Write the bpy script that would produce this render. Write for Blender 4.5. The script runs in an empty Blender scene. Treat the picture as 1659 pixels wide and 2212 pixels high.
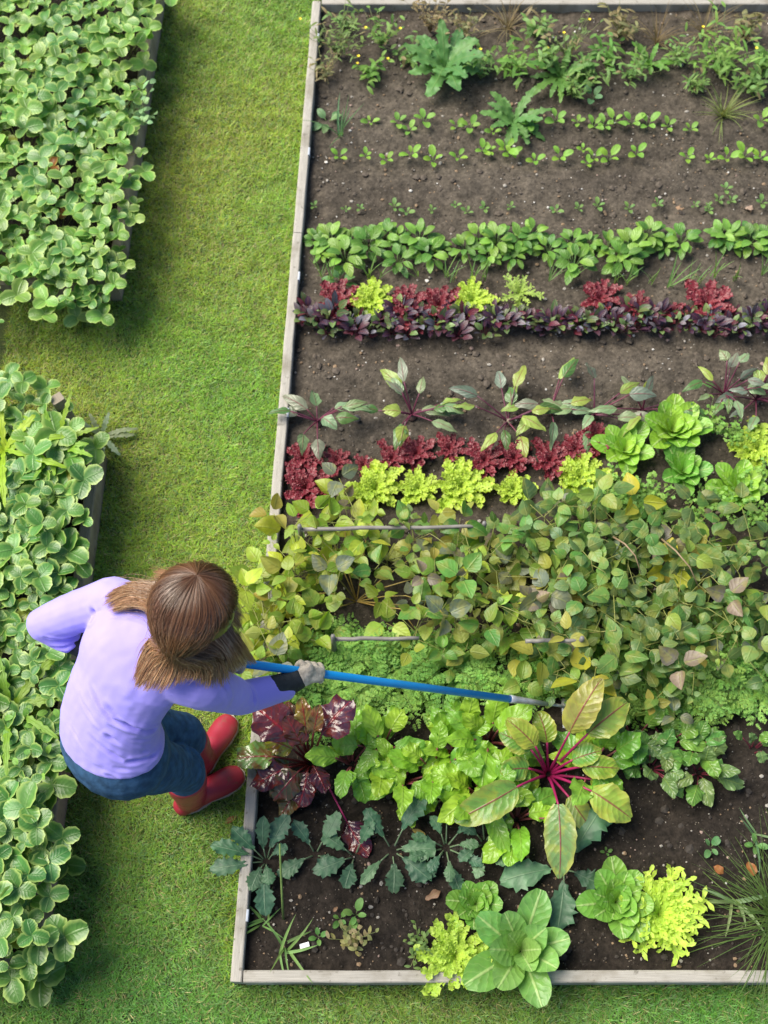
import bpy, math, random
import numpy as np
from mathutils import Vector, Matrix, noise
PI = math.pi
scene = bpy.context.scene
COL = scene.collection
# ---------------------------------------------------------------- camera, sky, sun, exposure
HC = 4.8; F = 2810.0; TILT = math.radians(23)
cam_d = bpy.data.cameras.new('camera'); cam = bpy.data.objects.new('camera', cam_d); COL.objects.link(cam)
cam.location = (0, 0, HC); cam.rotation_euler = (TILT, 0, 0)
cam_d.sensor_fit = 'VERTICAL'; cam_d.sensor_height = 36; cam_d.sensor_width = 27
cam_d.lens = F/2212*36; cam_d.clip_end = 200; cam_d.clip_start = .05
cam_d.dof.use_dof = True; cam_d.dof.focus_distance = 4.1; cam_d.dof.aperture_fstop = 3.2
scene.camera = cam
w = bpy.data.worlds.new('World'); scene.world = w; w.use_nodes = True
nt = w.node_tree; bg = nt.nodes['Background']
sky = nt.nodes.new('ShaderNodeTexSky'); sky.sky_type = 'NISHITA'; sky.sun_disc = False
SAZ = math.radians(-68); SEL = math.radians(54)     # clockwise from +Y: light comes from the upper left
sky.sun_elevation = SEL; sky.sun_rotation = SAZ
nt.links.new(sky.outputs[0], bg.inputs[0]); bg.inputs[1].default_value = .078
sd = bpy.data.lights.new('sun', 'SUN'); sd.energy = 4.1; sd.angle = math.radians(44); sd.color = (1, .92, .78)
sun = bpy.data.objects.new('sun', sd); COL.objects.link(sun)
sv = Vector((math.sin(SAZ)*math.cos(SEL), math.cos(SAZ)*math.cos(SEL), math.sin(SEL)))
sun.rotation_euler = sv.to_track_quat('Z', 'Y').to_euler(); sun.location = (-3, 3, 6)
scene.view_settings.view_transform = 'Standard'; scene.view_settings.look = 'None'
scene.view_settings.gamma = 1; scene.view_settings.exposure = .93
scene.render.resolution_x = 768; scene.render.resolution_y = 1024

# ---------------------------------------------------------------- helpers
def P(px, py, z=0.0):
    """Where the line of sight seen at (px, py) of the 1659x2212 view meets height z."""
    dx = (px-829.5)/F; dy = -(py-1106)/F
    y = dy*math.cos(TILT)+math.sin(TILT); zz = dy*math.sin(TILT)-math.cos(TILT)
    t = (HC-z)/-zz
    return Vector((dx*t, y*t, z))
SOIL = .085
def tag(o, label=None, cat=None, group=None, kind=None):
    if label: o['label'] = label
    if cat: o['category'] = cat
    if group: o['group'] = group
    if kind: o['kind'] = kind
    return o
def empty(name, loc=(0, 0, 0), rz=0, parent=None):
    o = bpy.data.objects.new(name, None); COL.objects.link(o)
    o.location = loc; o.rotation_euler = (0, 0, rz); o.empty_display_size = .05
    if parent: o.parent = parent
    return o
def copy_tree(o, parent=None):
    c = o.copy(); COL.objects.link(c); c.parent = parent
    for ch in list(o.children): copy_tree(ch, c)
    return c
class MB:
    def __init__(s): s.v = []; s.f = []; s.uv = []; s.c = []; s.mi = []
    def build(s, name, mats, parent=None, smooth=True):
        me = bpy.data.meshes.new(name); me.from_pydata(s.v, [], s.f)
        if not isinstance(mats, (list, tuple)): mats = [mats]
        for m in mats: me.materials.append(m)
        n = len(me.loops); li = np.zeros(n, np.int32); me.loops.foreach_get('vertex_index', li)
        if s.uv and len(s.uv) == len(s.v):
            uv = me.uv_layers.new(name='UVMap'); uv.data.foreach_set('uv', np.array(s.uv, np.float32)[li].ravel())
        if s.c and len(s.c) == len(s.v):
            ca = me.color_attributes.new('Col', 'FLOAT_COLOR', 'POINT')
            a = np.ones((len(s.c), 4), np.float32); a[:, :3] = np.array(s.c, np.float32); ca.data.foreach_set('color', a.ravel())
        if s.mi and len(s.mi) == len(s.f): me.polygons.foreach_set('material_index', s.mi)
        me.polygons.foreach_set('use_smooth', [smooth]*len(me.polygons))
        me.update()
        o = bpy.data.objects.new(name, me); COL.objects.link(o)
        if parent: o.parent = parent
        return o
def interp(a, t):
    x = max(0, min(.9999, t))*(len(a)-1); i = int(x); return a[i]+(a[i+1]-a[i])*(x-i)
def lerp3(a, b, t): return (a[0]+(b[0]-a[0])*t, a[1]+(b[1]-a[1])*t, a[2]+(b[2]-a[2])*t)
def vary(c, R, a=.15, h=.06):
    k = 1+R.uniform(-a, a); q = R.uniform(-h, h)
    return (max(0, c[0]*(k+q*2)), max(0, c[1]*k), max(0, c[2]*(k-q)))
def leaf(mb, base, yaw, L, W, prof, R, e0=.5, bend=.8, cup=.2, ruf=0, rf=4, n=6, m=2, col=(.06, .15, .04), tip=None, tipw=1.0,
         roll=0, serr=0, side=0, mi=0, thick=False):
    pos = Vector(base); b0 = len(mb.v); ph = [R.uniform(0, 6.3), R.uniform(0, 6.3)]
    for i in range(n+1):
        t = i/n; e = e0-bend*t; yw = yaw+side*t
        ch = Vector((math.cos(yw), math.sin(yw), 0)); tg = ch*math.cos(e)+Vector((0, 0, math.sin(e)))
        nn = ch*(-math.sin(e))+Vector((0, 0, math.cos(e))); lt = Vector((-math.sin(yw), math.cos(yw), 0))
        l2 = lt*math.cos(roll)+nn*math.sin(roll); n2 = nn*math.cos(roll)-lt*math.sin(roll)
        w = .5*W*interp(prof, t)
        for j in range(-m, m+1):
            s = j/m; a = abs(s)
            ww = w*s*((1+serr*(1 if i % 2 else -1)+serr*R.uniform(-.4, .4)) if a > .99 and serr else 1)
            z = cup*w*a**1.6; k = 0
            if ruf:
                p = ph[0 if s < 0 else 1]
                z += ruf*W*a*a*(math.sin(rf*6.283*t+p)+R.uniform(-.5, .5)); k = ruf*W*.6*a*a*math.cos(rf*6.283*t+p)
            q = pos+l2*ww+n2*z+tg*k
            mb.v.append(tuple(q)); mb.uv.append((s*.5+.5, t))
            mb.c.append(lerp3(col, tip, min(1, max(a*a, t**2)*tipw)) if tip else col)
        pos = pos+tg*(L/n)
    c = 2*m+1
    for i in range(n):
        for j in range(2*m):
            a = b0+i*c+j; mb.f.append((a, a+1, a+c+1, a+c)); mb.mi.append(mi)
    return pos
def tube(mb, pts, r0, r1=None, ns=5, col=(.1, .1, .05), mi=0, flat=1.0, close=True):
    if r1 is None: r1 = r0
    pts = [Vector(p) for p in pts]; n = len(pts); b0 = len(mb.v); prev = None
    for i, p in enumerate(pts):
        d = (pts[min(i+1, n-1)]-pts[max(i-1, 0)]).normalized()
        u = (prev-d*prev.dot(d)) if prev else (d.cross(Vector((0, 0, 1))) if abs(d.z) < .95 else Vector((1, 0, 0)))
        u.normalize(); prev = u; v = d.cross(u); t = i/(n-1)
        r = interp(r0, t) if isinstance(r0, (list, tuple)) else r0+(r1-r0)*t
        for k in range(ns):
            a = 2*PI*k/ns; mb.v.append(tuple(p+u*(math.cos(a)*r)+v*(math.sin(a)*r*flat))); mb.uv.append((k/ns, t)); mb.c.append(col)
    for i in range(n-1):
        for k in range(ns):
            a = b0+i*ns+k; b = b0+i*ns+(k+1) % ns; mb.f.append((a, b, b+ns, a+ns)); mb.mi.append(mi)
    if close:
        mb.f.append(tuple(range(b0+ns-1, b0-1, -1))); mb.mi.append(mi)
        mb.f.append(tuple(b0+(n-1)*ns+k for k in range(ns))); mb.mi.append(mi)
def arc(a, b, lift=.3, n=5, sag=0):
    """petiole: rises first then leans out to b"""
    a = Vector(a); b = Vector(b); out = []
    for i in range(n+1):
        t = i/n; h = t**(1+lift); p = a.lerp(b, t); p.x = a.x+(b.x-a.x)*h; p.y = a.y+(b.y-a.y)*h; out.append(p)
    return out
def beam(mb, a, b, wid, hgt, R=None, n=12, wob=.0015, side=None):
    """a weathered board, bevelled along its edges, a->b along its top centre line"""
    a = Vector(a); b = Vector(b); d = (b-a).normalized(); s = (side or d.cross(Vector((0, 0, 1)))).normalized(); u = s.cross(d).normalized()
    if u.z < 0: u = -u
    bv = min(wid, hgt)*.12; hw = wid/2
    prof = [(-hw, -hgt), (-hw, -bv), (-hw+bv*.4, -bv*.4), (-hw+bv, 0), (-hw*.4, .0008), (hw*.4, .0002), (hw-bv, 0), (hw-bv*.4, -bv*.4), (hw, -bv), (hw, -hgt)]
    b0 = len(mb.v); c = len(prof)
    for i in range(n+1):
        p = a.lerp(b, i/n); o = (R.uniform(-wob, wob) if R and 0 < i < n else 0)
        for x, y in prof: mb.v.append(tuple(p+s*(x+o)+u*(y+o*.5))); mb.uv.append((x/wid, i/n)); mb.c.append((.5, .5, .5))
    for i in range(n):
        for k in range(c):
            q = b0+i*c+k; r = b0+i*c+(k+1) % c; mb.f.append((q, r, r+c, q+c)); mb.mi.append(0)
    mb.f.append(tuple(range(b0+c-1, b0-1, -1))); mb.f.append(tuple(b0+n*c+k for k in range(c))); mb.mi += [0, 0]

# ---------------------------------------------------------------- materials
def new_mat(name):
    m = bpy.data.materials.new(name); m.use_nodes = True; t = m.node_tree; return m, t, t.nodes['Principled BSDF']
def N(t, kind, **kw):
    n = t.nodes.new(kind)
    for k, v in kw.items(): setattr(n, k, v)
    return n
def mixc(t, fac, a, b, mode='MIX'):
    n = N(t, 'ShaderNodeMix', data_type='RGBA', blend_type=mode)
    for i, x in ((0, fac), (6, a), (7, b)):
        if hasattr(x, 'is_output'): t.links.new(x, n.inputs[i])
        else: n.inputs[i].default_value = x if i == 0 else (*x[:3], 1)
    return n.outputs[2]
def math_(t, op, a, b=0.0, c=0.0):
    n = N(t, 'ShaderNodeMath', operation=op)
    for i, x in enumerate((a, b, c)):
        if hasattr(x, 'is_output'): t.links.new(x, n.inputs[i])
        else: n.inputs[i].default_value = x
    return n.outputs[0]
def ramp(t, x, lo, hi):
    n = N(t, 'ShaderNodeMapRange'); n.inputs[1].default_value = lo; n.inputs[2].default_value = hi
    t.links.new(x, n.inputs[0]); return n.outputs[0]
def noise_n(t, scale, detail=3, coord='Object', rough=.5):
    tc = N(t, 'ShaderNodeTexCoord'); n = N(t, 'ShaderNodeTexNoise'); n.inputs['Scale'].default_value = scale
    n.inputs['Detail'].default_value = detail; n.inputs['Roughness'].default_value = rough
    t.links.new(tc.outputs[coord], n.inputs['Vector']); return n.outputs[0]
def bump(t, b, h, s, d):
    n = N(t, 'ShaderNodeBump'); n.inputs['Strength'].default_value = s; n.inputs['Distance'].default_value = d
    t.links.new(h, n.inputs['Height']); t.links.new(n.outputs[0], b.inputs['Normal'])
def leafmat(name, vein=(.25, .35, .1), veinf=.5, midw=.07, rim=None, rimf=.5, rough=.42, trans=.28, K=7, puck=.5, sidef=.5, spots=None, spotf=.0, mott=.25, spec=.5, blot=None, blotf=0):
    m, t, b = new_mat(name)
    at = N(t, 'ShaderNodeAttribute', attribute_name='Col'); uv = N(t, 'ShaderNodeUVMap'); sx = N(t, 'ShaderNodeSeparateXYZ')
    t.links.new(uv.outputs[0], sx.inputs[0])
    s = math_(t, 'ABSOLUTE', math_(t, 'MULTIPLY_ADD', sx.outputs[0], 2.0, -1.0))
    c = at.outputs[0]
    nz = noise_n(t, 38, 3)
    c = mixc(t, mott, c, mixc(t, ramp(t, nz, .3, .7), (.45, .45, .45), (1.5, 1.5, 1.4)), 'MULTIPLY')
    if blot: c = mixc(t, math_(t, 'MULTIPLY', ramp(t, noise_n(t, 22, 4), .5, .62), blotf), c, blot)
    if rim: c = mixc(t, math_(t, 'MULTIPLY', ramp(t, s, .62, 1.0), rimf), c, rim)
    fr = math_(t, 'FRACT', math_(t, 'ADD', math_(t, 'MULTIPLY', noise_n(t, 30, 2), 1.1), math_(t, 'MULTIPLY_ADD', s, -1.7, math_(t, 'MULTIPLY', sx.outputs[1], float(K)))))
    tri = math_(t, 'ABSOLUTE', math_(t, 'SUBTRACT', fr, .5))
    sv_ = math_(t, 'MULTIPLY', ramp(t, tri, .1, .02), sidef*.75)
    mid = ramp(t, s, midw*1.6, midw*.5)
    vm = math_(t, 'MULTIPLY', math_(t, 'MAXIMUM', mid, sv_), veinf)
    c = mixc(t, vm, c, vein)
    t.links.new(c, b.inputs['Base Color']); b.inputs['Roughness'].default_value = rough
    b.inputs['Specular IOR Level'].default_value = spec
    h = math_(t, 'ADD', math_(t, 'MULTIPLY', ramp(t, tri, 0, .35), puck*.45), math_(t, 'ADD', math_(t, 'MULTIPLY', nz, .6), math_(t, 'MULTIPLY', mid, -.8)))
    bump(t, b, h, .5, .004)
    tr = N(t, 'ShaderNodeBsdfTranslucent'); t.links.new(mixc(t, 1, c, (1.6, 1.5, .6), 'MULTIPLY'), tr.inputs[0])
    mx = N(t, 'ShaderNodeMixShader'); mx.inputs[0].default_value = trans
    out = t.nodes['Material Output']; t.links.new(b.outputs[0], mx.inputs[1]); t.links.new(tr.outputs[0], mx.inputs[2]); t.links.new(mx.outputs[0], out.inputs[0])
    return m
def attrmat(name, rough=.6, bs=60, bst=.3, mott=.3):
    m, t, b = new_mat(name); at = N(t, 'ShaderNodeAttribute', attribute_name='Col')
    nz = noise_n(t, bs, 4)
    t.links.new(mixc(t, mott, at.outputs[0], mixc(t, ramp(t, nz, .3, .7), (.4, .4, .4), (1.5, 1.5, 1.5)), 'MULTIPLY'), b.inputs['Base Color'])
    b.inputs['Roughness'].default_value = rough; bump(t, b, nz, bst, .004); return m
def flatmat(name, col, rough=.5, var=.2, scale=20, bst=.2, bd=.003, spec=.5, col2=None):
    m, t, b = new_mat(name); nz = noise_n(t, scale, 5)
    c2 = col2 or tuple(x*(1-var) for x in col)
    t.links.new(mixc(t, ramp(t, nz, .35, .65), c2, col), b.inputs['Base Color']); b.inputs['Roughness'].default_value = rough
    b.inputs['Specular IOR Level'].default_value = spec; bump(t, b, nz, bst, bd); return m

M = {}
M['straw'] = leafmat('strawberry_leaf', vein=(.26, .4, .17), veinf=.3, sidef=.25, rim=(.46, .6, .17), rimf=.75, rough=.36, trans=.25, K=6, puck=.4)  # pale rim: sky reflection on the curved leaflet edges, put into the colour
M['bean'] = leafmat('bean_leaf', vein=(.3, .36, .1), veinf=.35, rough=.45, trans=.32, K=5, blot=(.32, .3, .06), blotf=.4)
M['spin'] = leafmat('spinach_leaf', vein=(.22, .36, .1), veinf=.4, rough=.36, trans=.22, K=5, puck=1)
M['herb'] = leafmat('soft_leaf', vein=(.25, .35, .1), veinf=.25, rough=.5, trans=.3, K=4)
M['lettuce'] = leafmat('lettuce_leaf', vein=(.5, .6, .25), veinf=.35, rough=.42, trans=.35, K=4, sidef=.3, puck=.8)
M['redlet'] = leafmat('red_lettuce_leaf', vein=(.3, .08, .07), veinf=.4, rough=.4, trans=.2, K=4, sidef=.3, spec=.6)
M['romaine'] = leafmat('romaine_leaf', vein=(.42, .56, .22), veinf=.75, midw=.07, rough=.4, trans=.25, K=7, puck=1.2, sidef=.35, blot=(.16, .32, .05), blotf=.4)
M['kale'] = leafmat('kale_leaf', vein=(.22, .32, .2), veinf=.45, midw=.05, rough=.5, trans=.12, K=6, puck=.5, sidef=.08, mott=.4)
M['beet'] = leafmat('beet_leaf', vein=(.2, .02, .05), veinf=.6, midw=.07, rough=.36, trans=.22, K=5, puck=.8, sidef=.35)
M['chard'] = leafmat('chard_leaf', vein=(.22, .012, .05), veinf=.8, midw=.045, rough=.34, trans=.25, K=8, puck=1.2, sidef=.32, blot=(.4, .42, .05), blotf=.45, rim=(.46, .42, .08), rimf=.5)
M['redchard'] = leafmat('red_chard_leaf', vein=(.25, .012, .02), veinf=.85, midw=.06, rough=.22, trans=.12, K=6, puck=1.5, sidef=.6, blot=(.16, .025, .01), blotf=.7, spec=.7)
M['greenchard'] = leafmat('green_chard_leaf', vein=(.3, .42, .08), veinf=.4, midw=.06, rough=.3, trans=.28, K=6, puck=1.4, sidef=.4)
M['stem'] = attrmat('plant_stem', .5, 40, .1)
M['blade'] = attrmat('grass_blade', .5, 12, .0, .35)
M['stone'] = attrmat('stone_crumb', .8, 90, .5, .5)
# weathered timber
def wood(name, c1, c2, c3):
    m, t, b = new_mat(name); tc = N(t, 'ShaderNodeTexCoord'); mp = N(t, 'ShaderNodeMapping')
    mp.inputs['Scale'].default_value = (14, 14, 14); t.links.new(tc.outputs['Object'], mp.inputs[0])
    uvn = N(t, 'ShaderNodeUVMap'); m2 = N(t, 'ShaderNodeMapping'); m2.inputs['Scale'].default_value = (9, 4, 1); t.links.new(uvn.outputs[0], m2.inputs[0])
    g = N(t, 'ShaderNodeTexNoise'); g.inputs['Scale'].default_value = 6; g.inputs['Detail'].default_value = 6; g.inputs['Distortion'].default_value = .6; t.links.new(m2.outputs[0], g.inputs[0])
    st = noise_n(t, 7, 5)
    c = mixc(t, ramp(t, g.outputs[0], .35, .65), c2, c1); c = mixc(t, math_(t, 'MULTIPLY', ramp(t, st, .52, .72), .7), c, c3)
    # green algae and dirt specks
    c = mixc(t, math_(t, 'MULTIPLY', ramp(t, noise_n(t, 45, 3), .62, .72), .6), c, (.07, .06, .04))
    t.links.new(c, b.inputs['Base Color']); b.inputs['Roughness'].default_value = .75; bump(t, b, g.outputs[0], .5, .003); return m
M['wood'] = wood('weathered_board', (.44, .42, .38), (.25, .235, .205), (.13, .11, .07))
M['oldwood'] = wood('old_brown_board', (.3, .26, .2), (.2, .17, .12), (.1, .08, .05))
# soil
def soilmat(name, dark):
    m, t, b = new_mat(name); big = noise_n(t, 1.6, 4); fine = noise_n(t, 55, 8, rough=.7); mid = noise_n(t, 14, 5)
    tc = N(t, 'ShaderNodeTexCoord'); sp = N(t, 'ShaderNodeSeparateXYZ'); t.links.new(tc.outputs['Object'], sp.inputs[0])
    dry = ramp(t, sp.outputs[1], .9, 2.6)      # the far half of the bed has dried out paler
    c = mixc(t, ramp(t, fine, .3, .7), (.009, .0075, .006), (.043, .035, .029))
    c2 = mixc(t, ramp(t, fine, .3, .7), (.042, .037, .030), (.16, .138, .112))
    c = mixc(t, math_(t, 'MULTIPLY', math_(t, 'MULTIPLY_ADD', ramp(t, big, .35, .65), .5, .5), dry) if not dark else 0.0, c, c2)
    c = mixc(t, .5, c, mixc(t, ramp(t, mid, .35, .65), (.5, .48, .46), (1.35, 1.3, 1.25)), 'MULTIPLY')
    vo = N(t, 'ShaderNodeTexVoronoi'); vo.inputs['Scale'].default_value = 95; t.links.new(tc.outputs['Object'], vo.inputs[0])
    c = mixc(t, math_(t, 'MULTIPLY', ramp(t, vo.outputs['Distance'], .22, .12), math_(t, 'GREATER_THAN', noise_n(t, 60, 1), .6)), c, (.24, .21, .17))
    t.links.new(c, b.inputs['Base Color']); b.inputs['Roughness'].default_value = .95; b.inputs['Specular IOR Level'].default_value = .2
    bump(t, b, fine, .9, .012); return m
M['soil'] = soilmat('garden_soil', False); M['darksoil'] = soilmat('dark_soil', True)
def lawnmat():
    m, t, b = new_mat('lawn_turf'); big = noise_n(t, 1.7, 4); fine = noise_n(t, 120, 6, rough=.7); mid = noise_n(t, 9, 4)
    c = mixc(t, ramp(t, mid, .35, .65), (.035, .06, .012), (.08, .11, .02)); c = mixc(t, math_(t, 'MULTIPLY', ramp(t, big, .5, .7), .5), c, (.10, .10, .03))
    c = mixc(t, .6, c, mixc(t, ramp(t, fine, .3, .7), (.35, .35, .35), (1.5, 1.5, 1.5)), 'MULTIPLY')
    t.links.new(c, b.inputs['Base Color']); b.inputs['Roughness'].default_value = .9; bump(t, b, fine, 1, .02); return m
M['lawn'] = lawnmat()

# ---------------------------------------------------------------- ground, lawn, soil, boards
R = random.Random(3)
TOP = .14
cA = P(497, 2120, TOP); cB = P(675, 2, TOP)               # outer corners of the big bed's left side
dL = (cB-cA).normalized(); Lb = (cB-cA).length
RX = cA.x+2.65
mb = MB(); S = 25; mb.v = [(-S, -S, 0), (S, -S, 0), (S, S, 0), (-S, S, 0)]; mb.f = [(0, 1, 2, 3)]
tag(mb.build('lawn', M['lawn']), kind='structure')
def rowridge(y):  # hand-drawn planting ridges
    return .010*math.sin(y*2*PI/.32+.6)
def soil_sheet(name, x0, x1, y0, y1, shear, z, mat, amp=1.0, st=.014):
    nx = int((x1-x0)/st); ny = int((y1-y0)/st); V = []; Fc = []
    for j in range(ny+1):
        for i in range(nx+1):
            x = x0+(x1-x0)*i/nx; y = y0+(y1-y0)*j/ny; xx = x+shear*(y-y0)
            h = (rowridge(y)+.012*noise.noise(Vector((xx*4, y*4, 0)))+.011*noise.noise(Vector((xx*15, y*15, 3)))+.008*noise.noise(Vector((xx*40, y*40, 9))))*amp
            V.append((xx, y, z+h))
    for j in range(ny):
        for i in range(nx):
            a = j*(nx+1)+i; Fc.append((a, a+1, a+nx+2, a+nx+1))
    m = MB(); m.v = V; m.f = Fc; o = m.build(name, mat); tag(o, kind='structure'); return o
SH = dL.x/dL.y
soil_sheet('soil', cA.x+.02, RX, cA.y+.02, cB.y-.02, SH, SOIL, M['soil'])
bf = empty('raised_bed_frame', (cA.x, cA.y, 0))
tag(bf, 'pale weathered timber frame round the big vegetable bed', 'bed frame')
def boards(root, segs, wid, mat, name='board', hgt=.138):
    for a, b in segs:
        m = MB(); lo = Vector(root.location); beam(m, Vector(a)-lo, Vector(b)-lo, wid, hgt, R, n=14); m.build(name, mat, root, smooth=False)
T = .040; s_in = Vector((dL.y, -dL.x, 0))*T/2
q = [cA+s_in, cA+s_in+dL*(Lb*.36), cA+s_in+dL*(Lb*.36+.003), cA+s_in+dL*(Lb*.70), cA+s_in+dL*(Lb*.70+.003), cB+s_in]
boards(bf, [(q[0], q[1]), (q[2], q[3]), (q[4], q[5])], T, M['wood'])
yN = cA.y+T/2-.004
boards(bf, [((cA.x+T+.004, yN, TOP), (RX+.02, yN, TOP)), ((cB.x+T+.004, cB.y+.0, TOP+.002), (RX+.2, cB.y+.0, TOP+.002)),
            ((RX+.045, yN-.015, TOP), (RX+.045+SH*(cB.y-cA.y), cB.y, TOP))], T, M['wood'])
for k in range(7):      # little galvanised corner plates and nails on the left board
    p = cA+dL*(Lb*(.05+.15*k))+s_in*1.75-Vector(bf.location); m = MB()
    beam(m, p+Vector((.004, -.02, .0015)), p+Vector((.006, .02, .0015)), .008, .03); m.build('metal_bracket', flatmat('galvanised', (.45, .5, .58), .4) if k == 0 else bpy.data.materials['galvanised'], bf, False)
# strawberry beds' boards
def sbed(name, label, near, far, wl, nx_):
    a = P(*near, TOP); b = P(*far, TOP); r = empty(name, (a.x, a.y, 0)); tag(r, label, 'bed frame')
    boards(r, [(a, b), (a+Vector((-.025, .02, -.002)), a+Vector((-wl, .02, -.002))), (b+Vector((-.025, -.02, -.002)), b+Vector((-wl, -.02, -.002)))], .045, M['oldwood'])
    soil_sheet('soil', a.x-wl, a.x-.02, a.y+.03, b.y-.03, (b.x-a.x)/(b.y-a.y), .08, M['darksoil'], st=.03); return a, b
LA, LB_ = sbed('raised_bed_frame', 'brown timber edge of the lower left strawberry bed beside the woman', (68, 2088), (206, 960), .85, 0)
UA, UB = sbed('raised_bed_frame', 'brown timber edge of the upper left strawberry bed, mostly under leaves', (240, 612), (340, -60), .95, 0)
# corner peg
pr = empty('corner_post', tuple(P(175, 945, 0))); tag(pr, 'short sawn wooden post leaning at the corner of the lower strawberry bed', 'post')
m = MB(); lo = Vector(pr.location); t0 = P(128, 868, .31)-lo
beam(m, (0, 0, 0), t0, .05, .04, side=Vector((.8, .6, 0)), n=6); m.build('post', M['oldwood'], pr, False)

# ---------------------------------------------------------------- lawn grass (uncountable)
def in_bed(x, y):
    xl = cA.x+(y-cA.y)*SH
    m_ = (y > cA.y-.006) & (x > xl-.004)
    lo = (y > LA.y-.0) & (y < LB_.y) & (x < LA.x+(LB_.x-LA.x)*(y-LA.y)/(LB_.y-LA.y)+.02)
    up = (y > UA.y-.0) & (x < UA.x+(UB.x-UA.x)*(y-UA.y)/(UB.y-UA.y)+.02)
    return m_ | lo | up
def grass(name, label, regions, dens, seed):
    rg = np.random.default_rng(seed); X = []; Y = []
    for x0, x1, y0, y1 in regions:
        k = int((x1-x0)*(y1-y0)*dens); x = rg.uniform(x0, x1, k); y = rg.uniform(y0, y1, k); ok = ~in_bed(x, y); X.append(x[ok]); Y.append(y[ok])
    X = np.concatenate(X); Y = np.concatenate(Y); n = len(X)
    cl = (np.sin(X*23+3*np.sin(Y*11))*np.sin(Y*19+2*np.sin(X*13)))     # loose tufts
    c2 = np.sin(X*61+4*np.sin(Y*37))*np.sin(Y*53+3*np.sin(X*43)); L = rg.uniform(.012, .036, n)*(1+.3*cl+.35*c2); W = rg.uniform(.0013, .0027, n); ya = rg.uniform(0, 2*PI, n); le = rg.uniform(.3, 1.25, n)
    # longer, greener against the boards
    dx, dy = np.cos(ya), np.sin(ya)
    b = np.stack([X, Y, np.zeros(n)], 1); h = np.sin(le)[:, None]*np.array([0, 0, 1.])
    d1 = np.stack([dx, dy, np.zeros(n)], 1)*np.cos(le)[:, None]+h; d2 = np.stack([dx, dy, np.zeros(n)], 1)*np.cos(le*.45)[:, None]+np.sin(le*.45)[:, None]*np.array([0, 0, 1.])
    sd_ = np.stack([-dy, dx, np.zeros(n)], 1)*W[:, None]*.5
    p1 = b+d1*(L*.55)[:, None]; p2 = p1+d2*(L*.55)[:, None]
    V = np.stack([b-sd_, b+sd_, p1+sd_*.85, p1-sd_*.85, p2], 1).reshape(-1, 3)
    base = np.arange(n)*5
    me = bpy.data.meshes.new(name); me.vertices.add(n*5); me.vertices.foreach_set('co', V.ravel().astype(np.float32))
    lt = np.stack([base, base+1, base+2, base+3, base+3, base+2, base+4], 1).ravel().astype(np.int32)
    me.loops.add(n*7); me.loops.foreach_set('vertex_index', lt); me.polygons.add(n*2)
    ls = np.stack([np.arange(n)*7, np.arange(n)*7+4], 1).ravel().astype(np.int32); me.polygons.foreach_set('loop_start', ls)
    me.update(calc_edges=True); me.validate()
    g = np.stack([.165+.08*rg.random(n), .275+.12*rg.random(n), .02+.02*rg.random(n)], 1)
    patch = .5+.5*np.sin(X*3.1+1.3*np.sin(Y*2.3)+.7)*np.sin(Y*2.7+1.1)
    g = g*(1.1+.08*cl+.1*c2)[:, None]; lush = np.clip((2.0-Y)/1.8, 0, 1); g[:, 0] *= (.8+.5*patch)*(1-.48*lush); g[:, 1] *= 1-.3*lush
    dead = rg.random(n) < .07+.14*patch*np.clip((Y-1)/1.5, .2, 1); g[dead] = np.array([.38, .33, .14])*rg.uniform(.6, 1.2, (dead.sum(), 1))
    blu = rg.random(n) < .12; g[blu] = np.array([.12, .25, .08])*rg.uniform(.8, 1.3, (blu.sum(), 1))
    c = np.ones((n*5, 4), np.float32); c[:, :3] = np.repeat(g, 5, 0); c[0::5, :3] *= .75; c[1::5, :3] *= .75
    ca = me.color_attributes.new('Col', 'FLOAT_COLOR', 'POINT'); ca.data.foreach_set('color', c.ravel()); me.materials.append(M['blade'])
    o = bpy.data.objects.new(name, me); COL.objects.link(o); tag(o, label, 'grass', kind='stuff')
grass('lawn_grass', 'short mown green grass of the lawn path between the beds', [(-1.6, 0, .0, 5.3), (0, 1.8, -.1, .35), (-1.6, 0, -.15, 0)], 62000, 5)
# longer fringe against the big bed's board
def fringe():
    m = MB(); r = random.Random(8)
    for k in range(1500):
        t = r.random(); p = cA+dL*(Lb*t); p = Vector((p.x-r.uniform(.004, .035), p.y, 0))
        leaf(m, p, r.uniform(0, 6.3), r.uniform(.03, .065), r.uniform(.0025, .004), [.7, 1, .9, .7, .4, .03], r, e0=r.uniform(.6, 1.4), bend=r.uniform(.3, 1), n=3, m=1, cup=0, col=vary((.22, .36, .03), r, .2, .1))
    for k in range(500):
        p = Vector((cA.x+r.uniform(0, 2.2), cA.y-r.uniform(.004, .05), 0))
        leaf(m, p, r.uniform(0, 6.3), r.uniform(.03, .06), .0035, [.7, 1, .9, .7, .4, .03], r, e0=r.uniform(.6, 1.4), bend=r.uniform(.3, 1), n=3, m=1, cup=0, col=vary((.14, .24, .03), r, .2, .1))
    tag(m.build('grass_fringe', M['blade']), 'longer bright grass along the outside of the big bed boards', 'grass', kind='stuff')
fringe()

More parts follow.
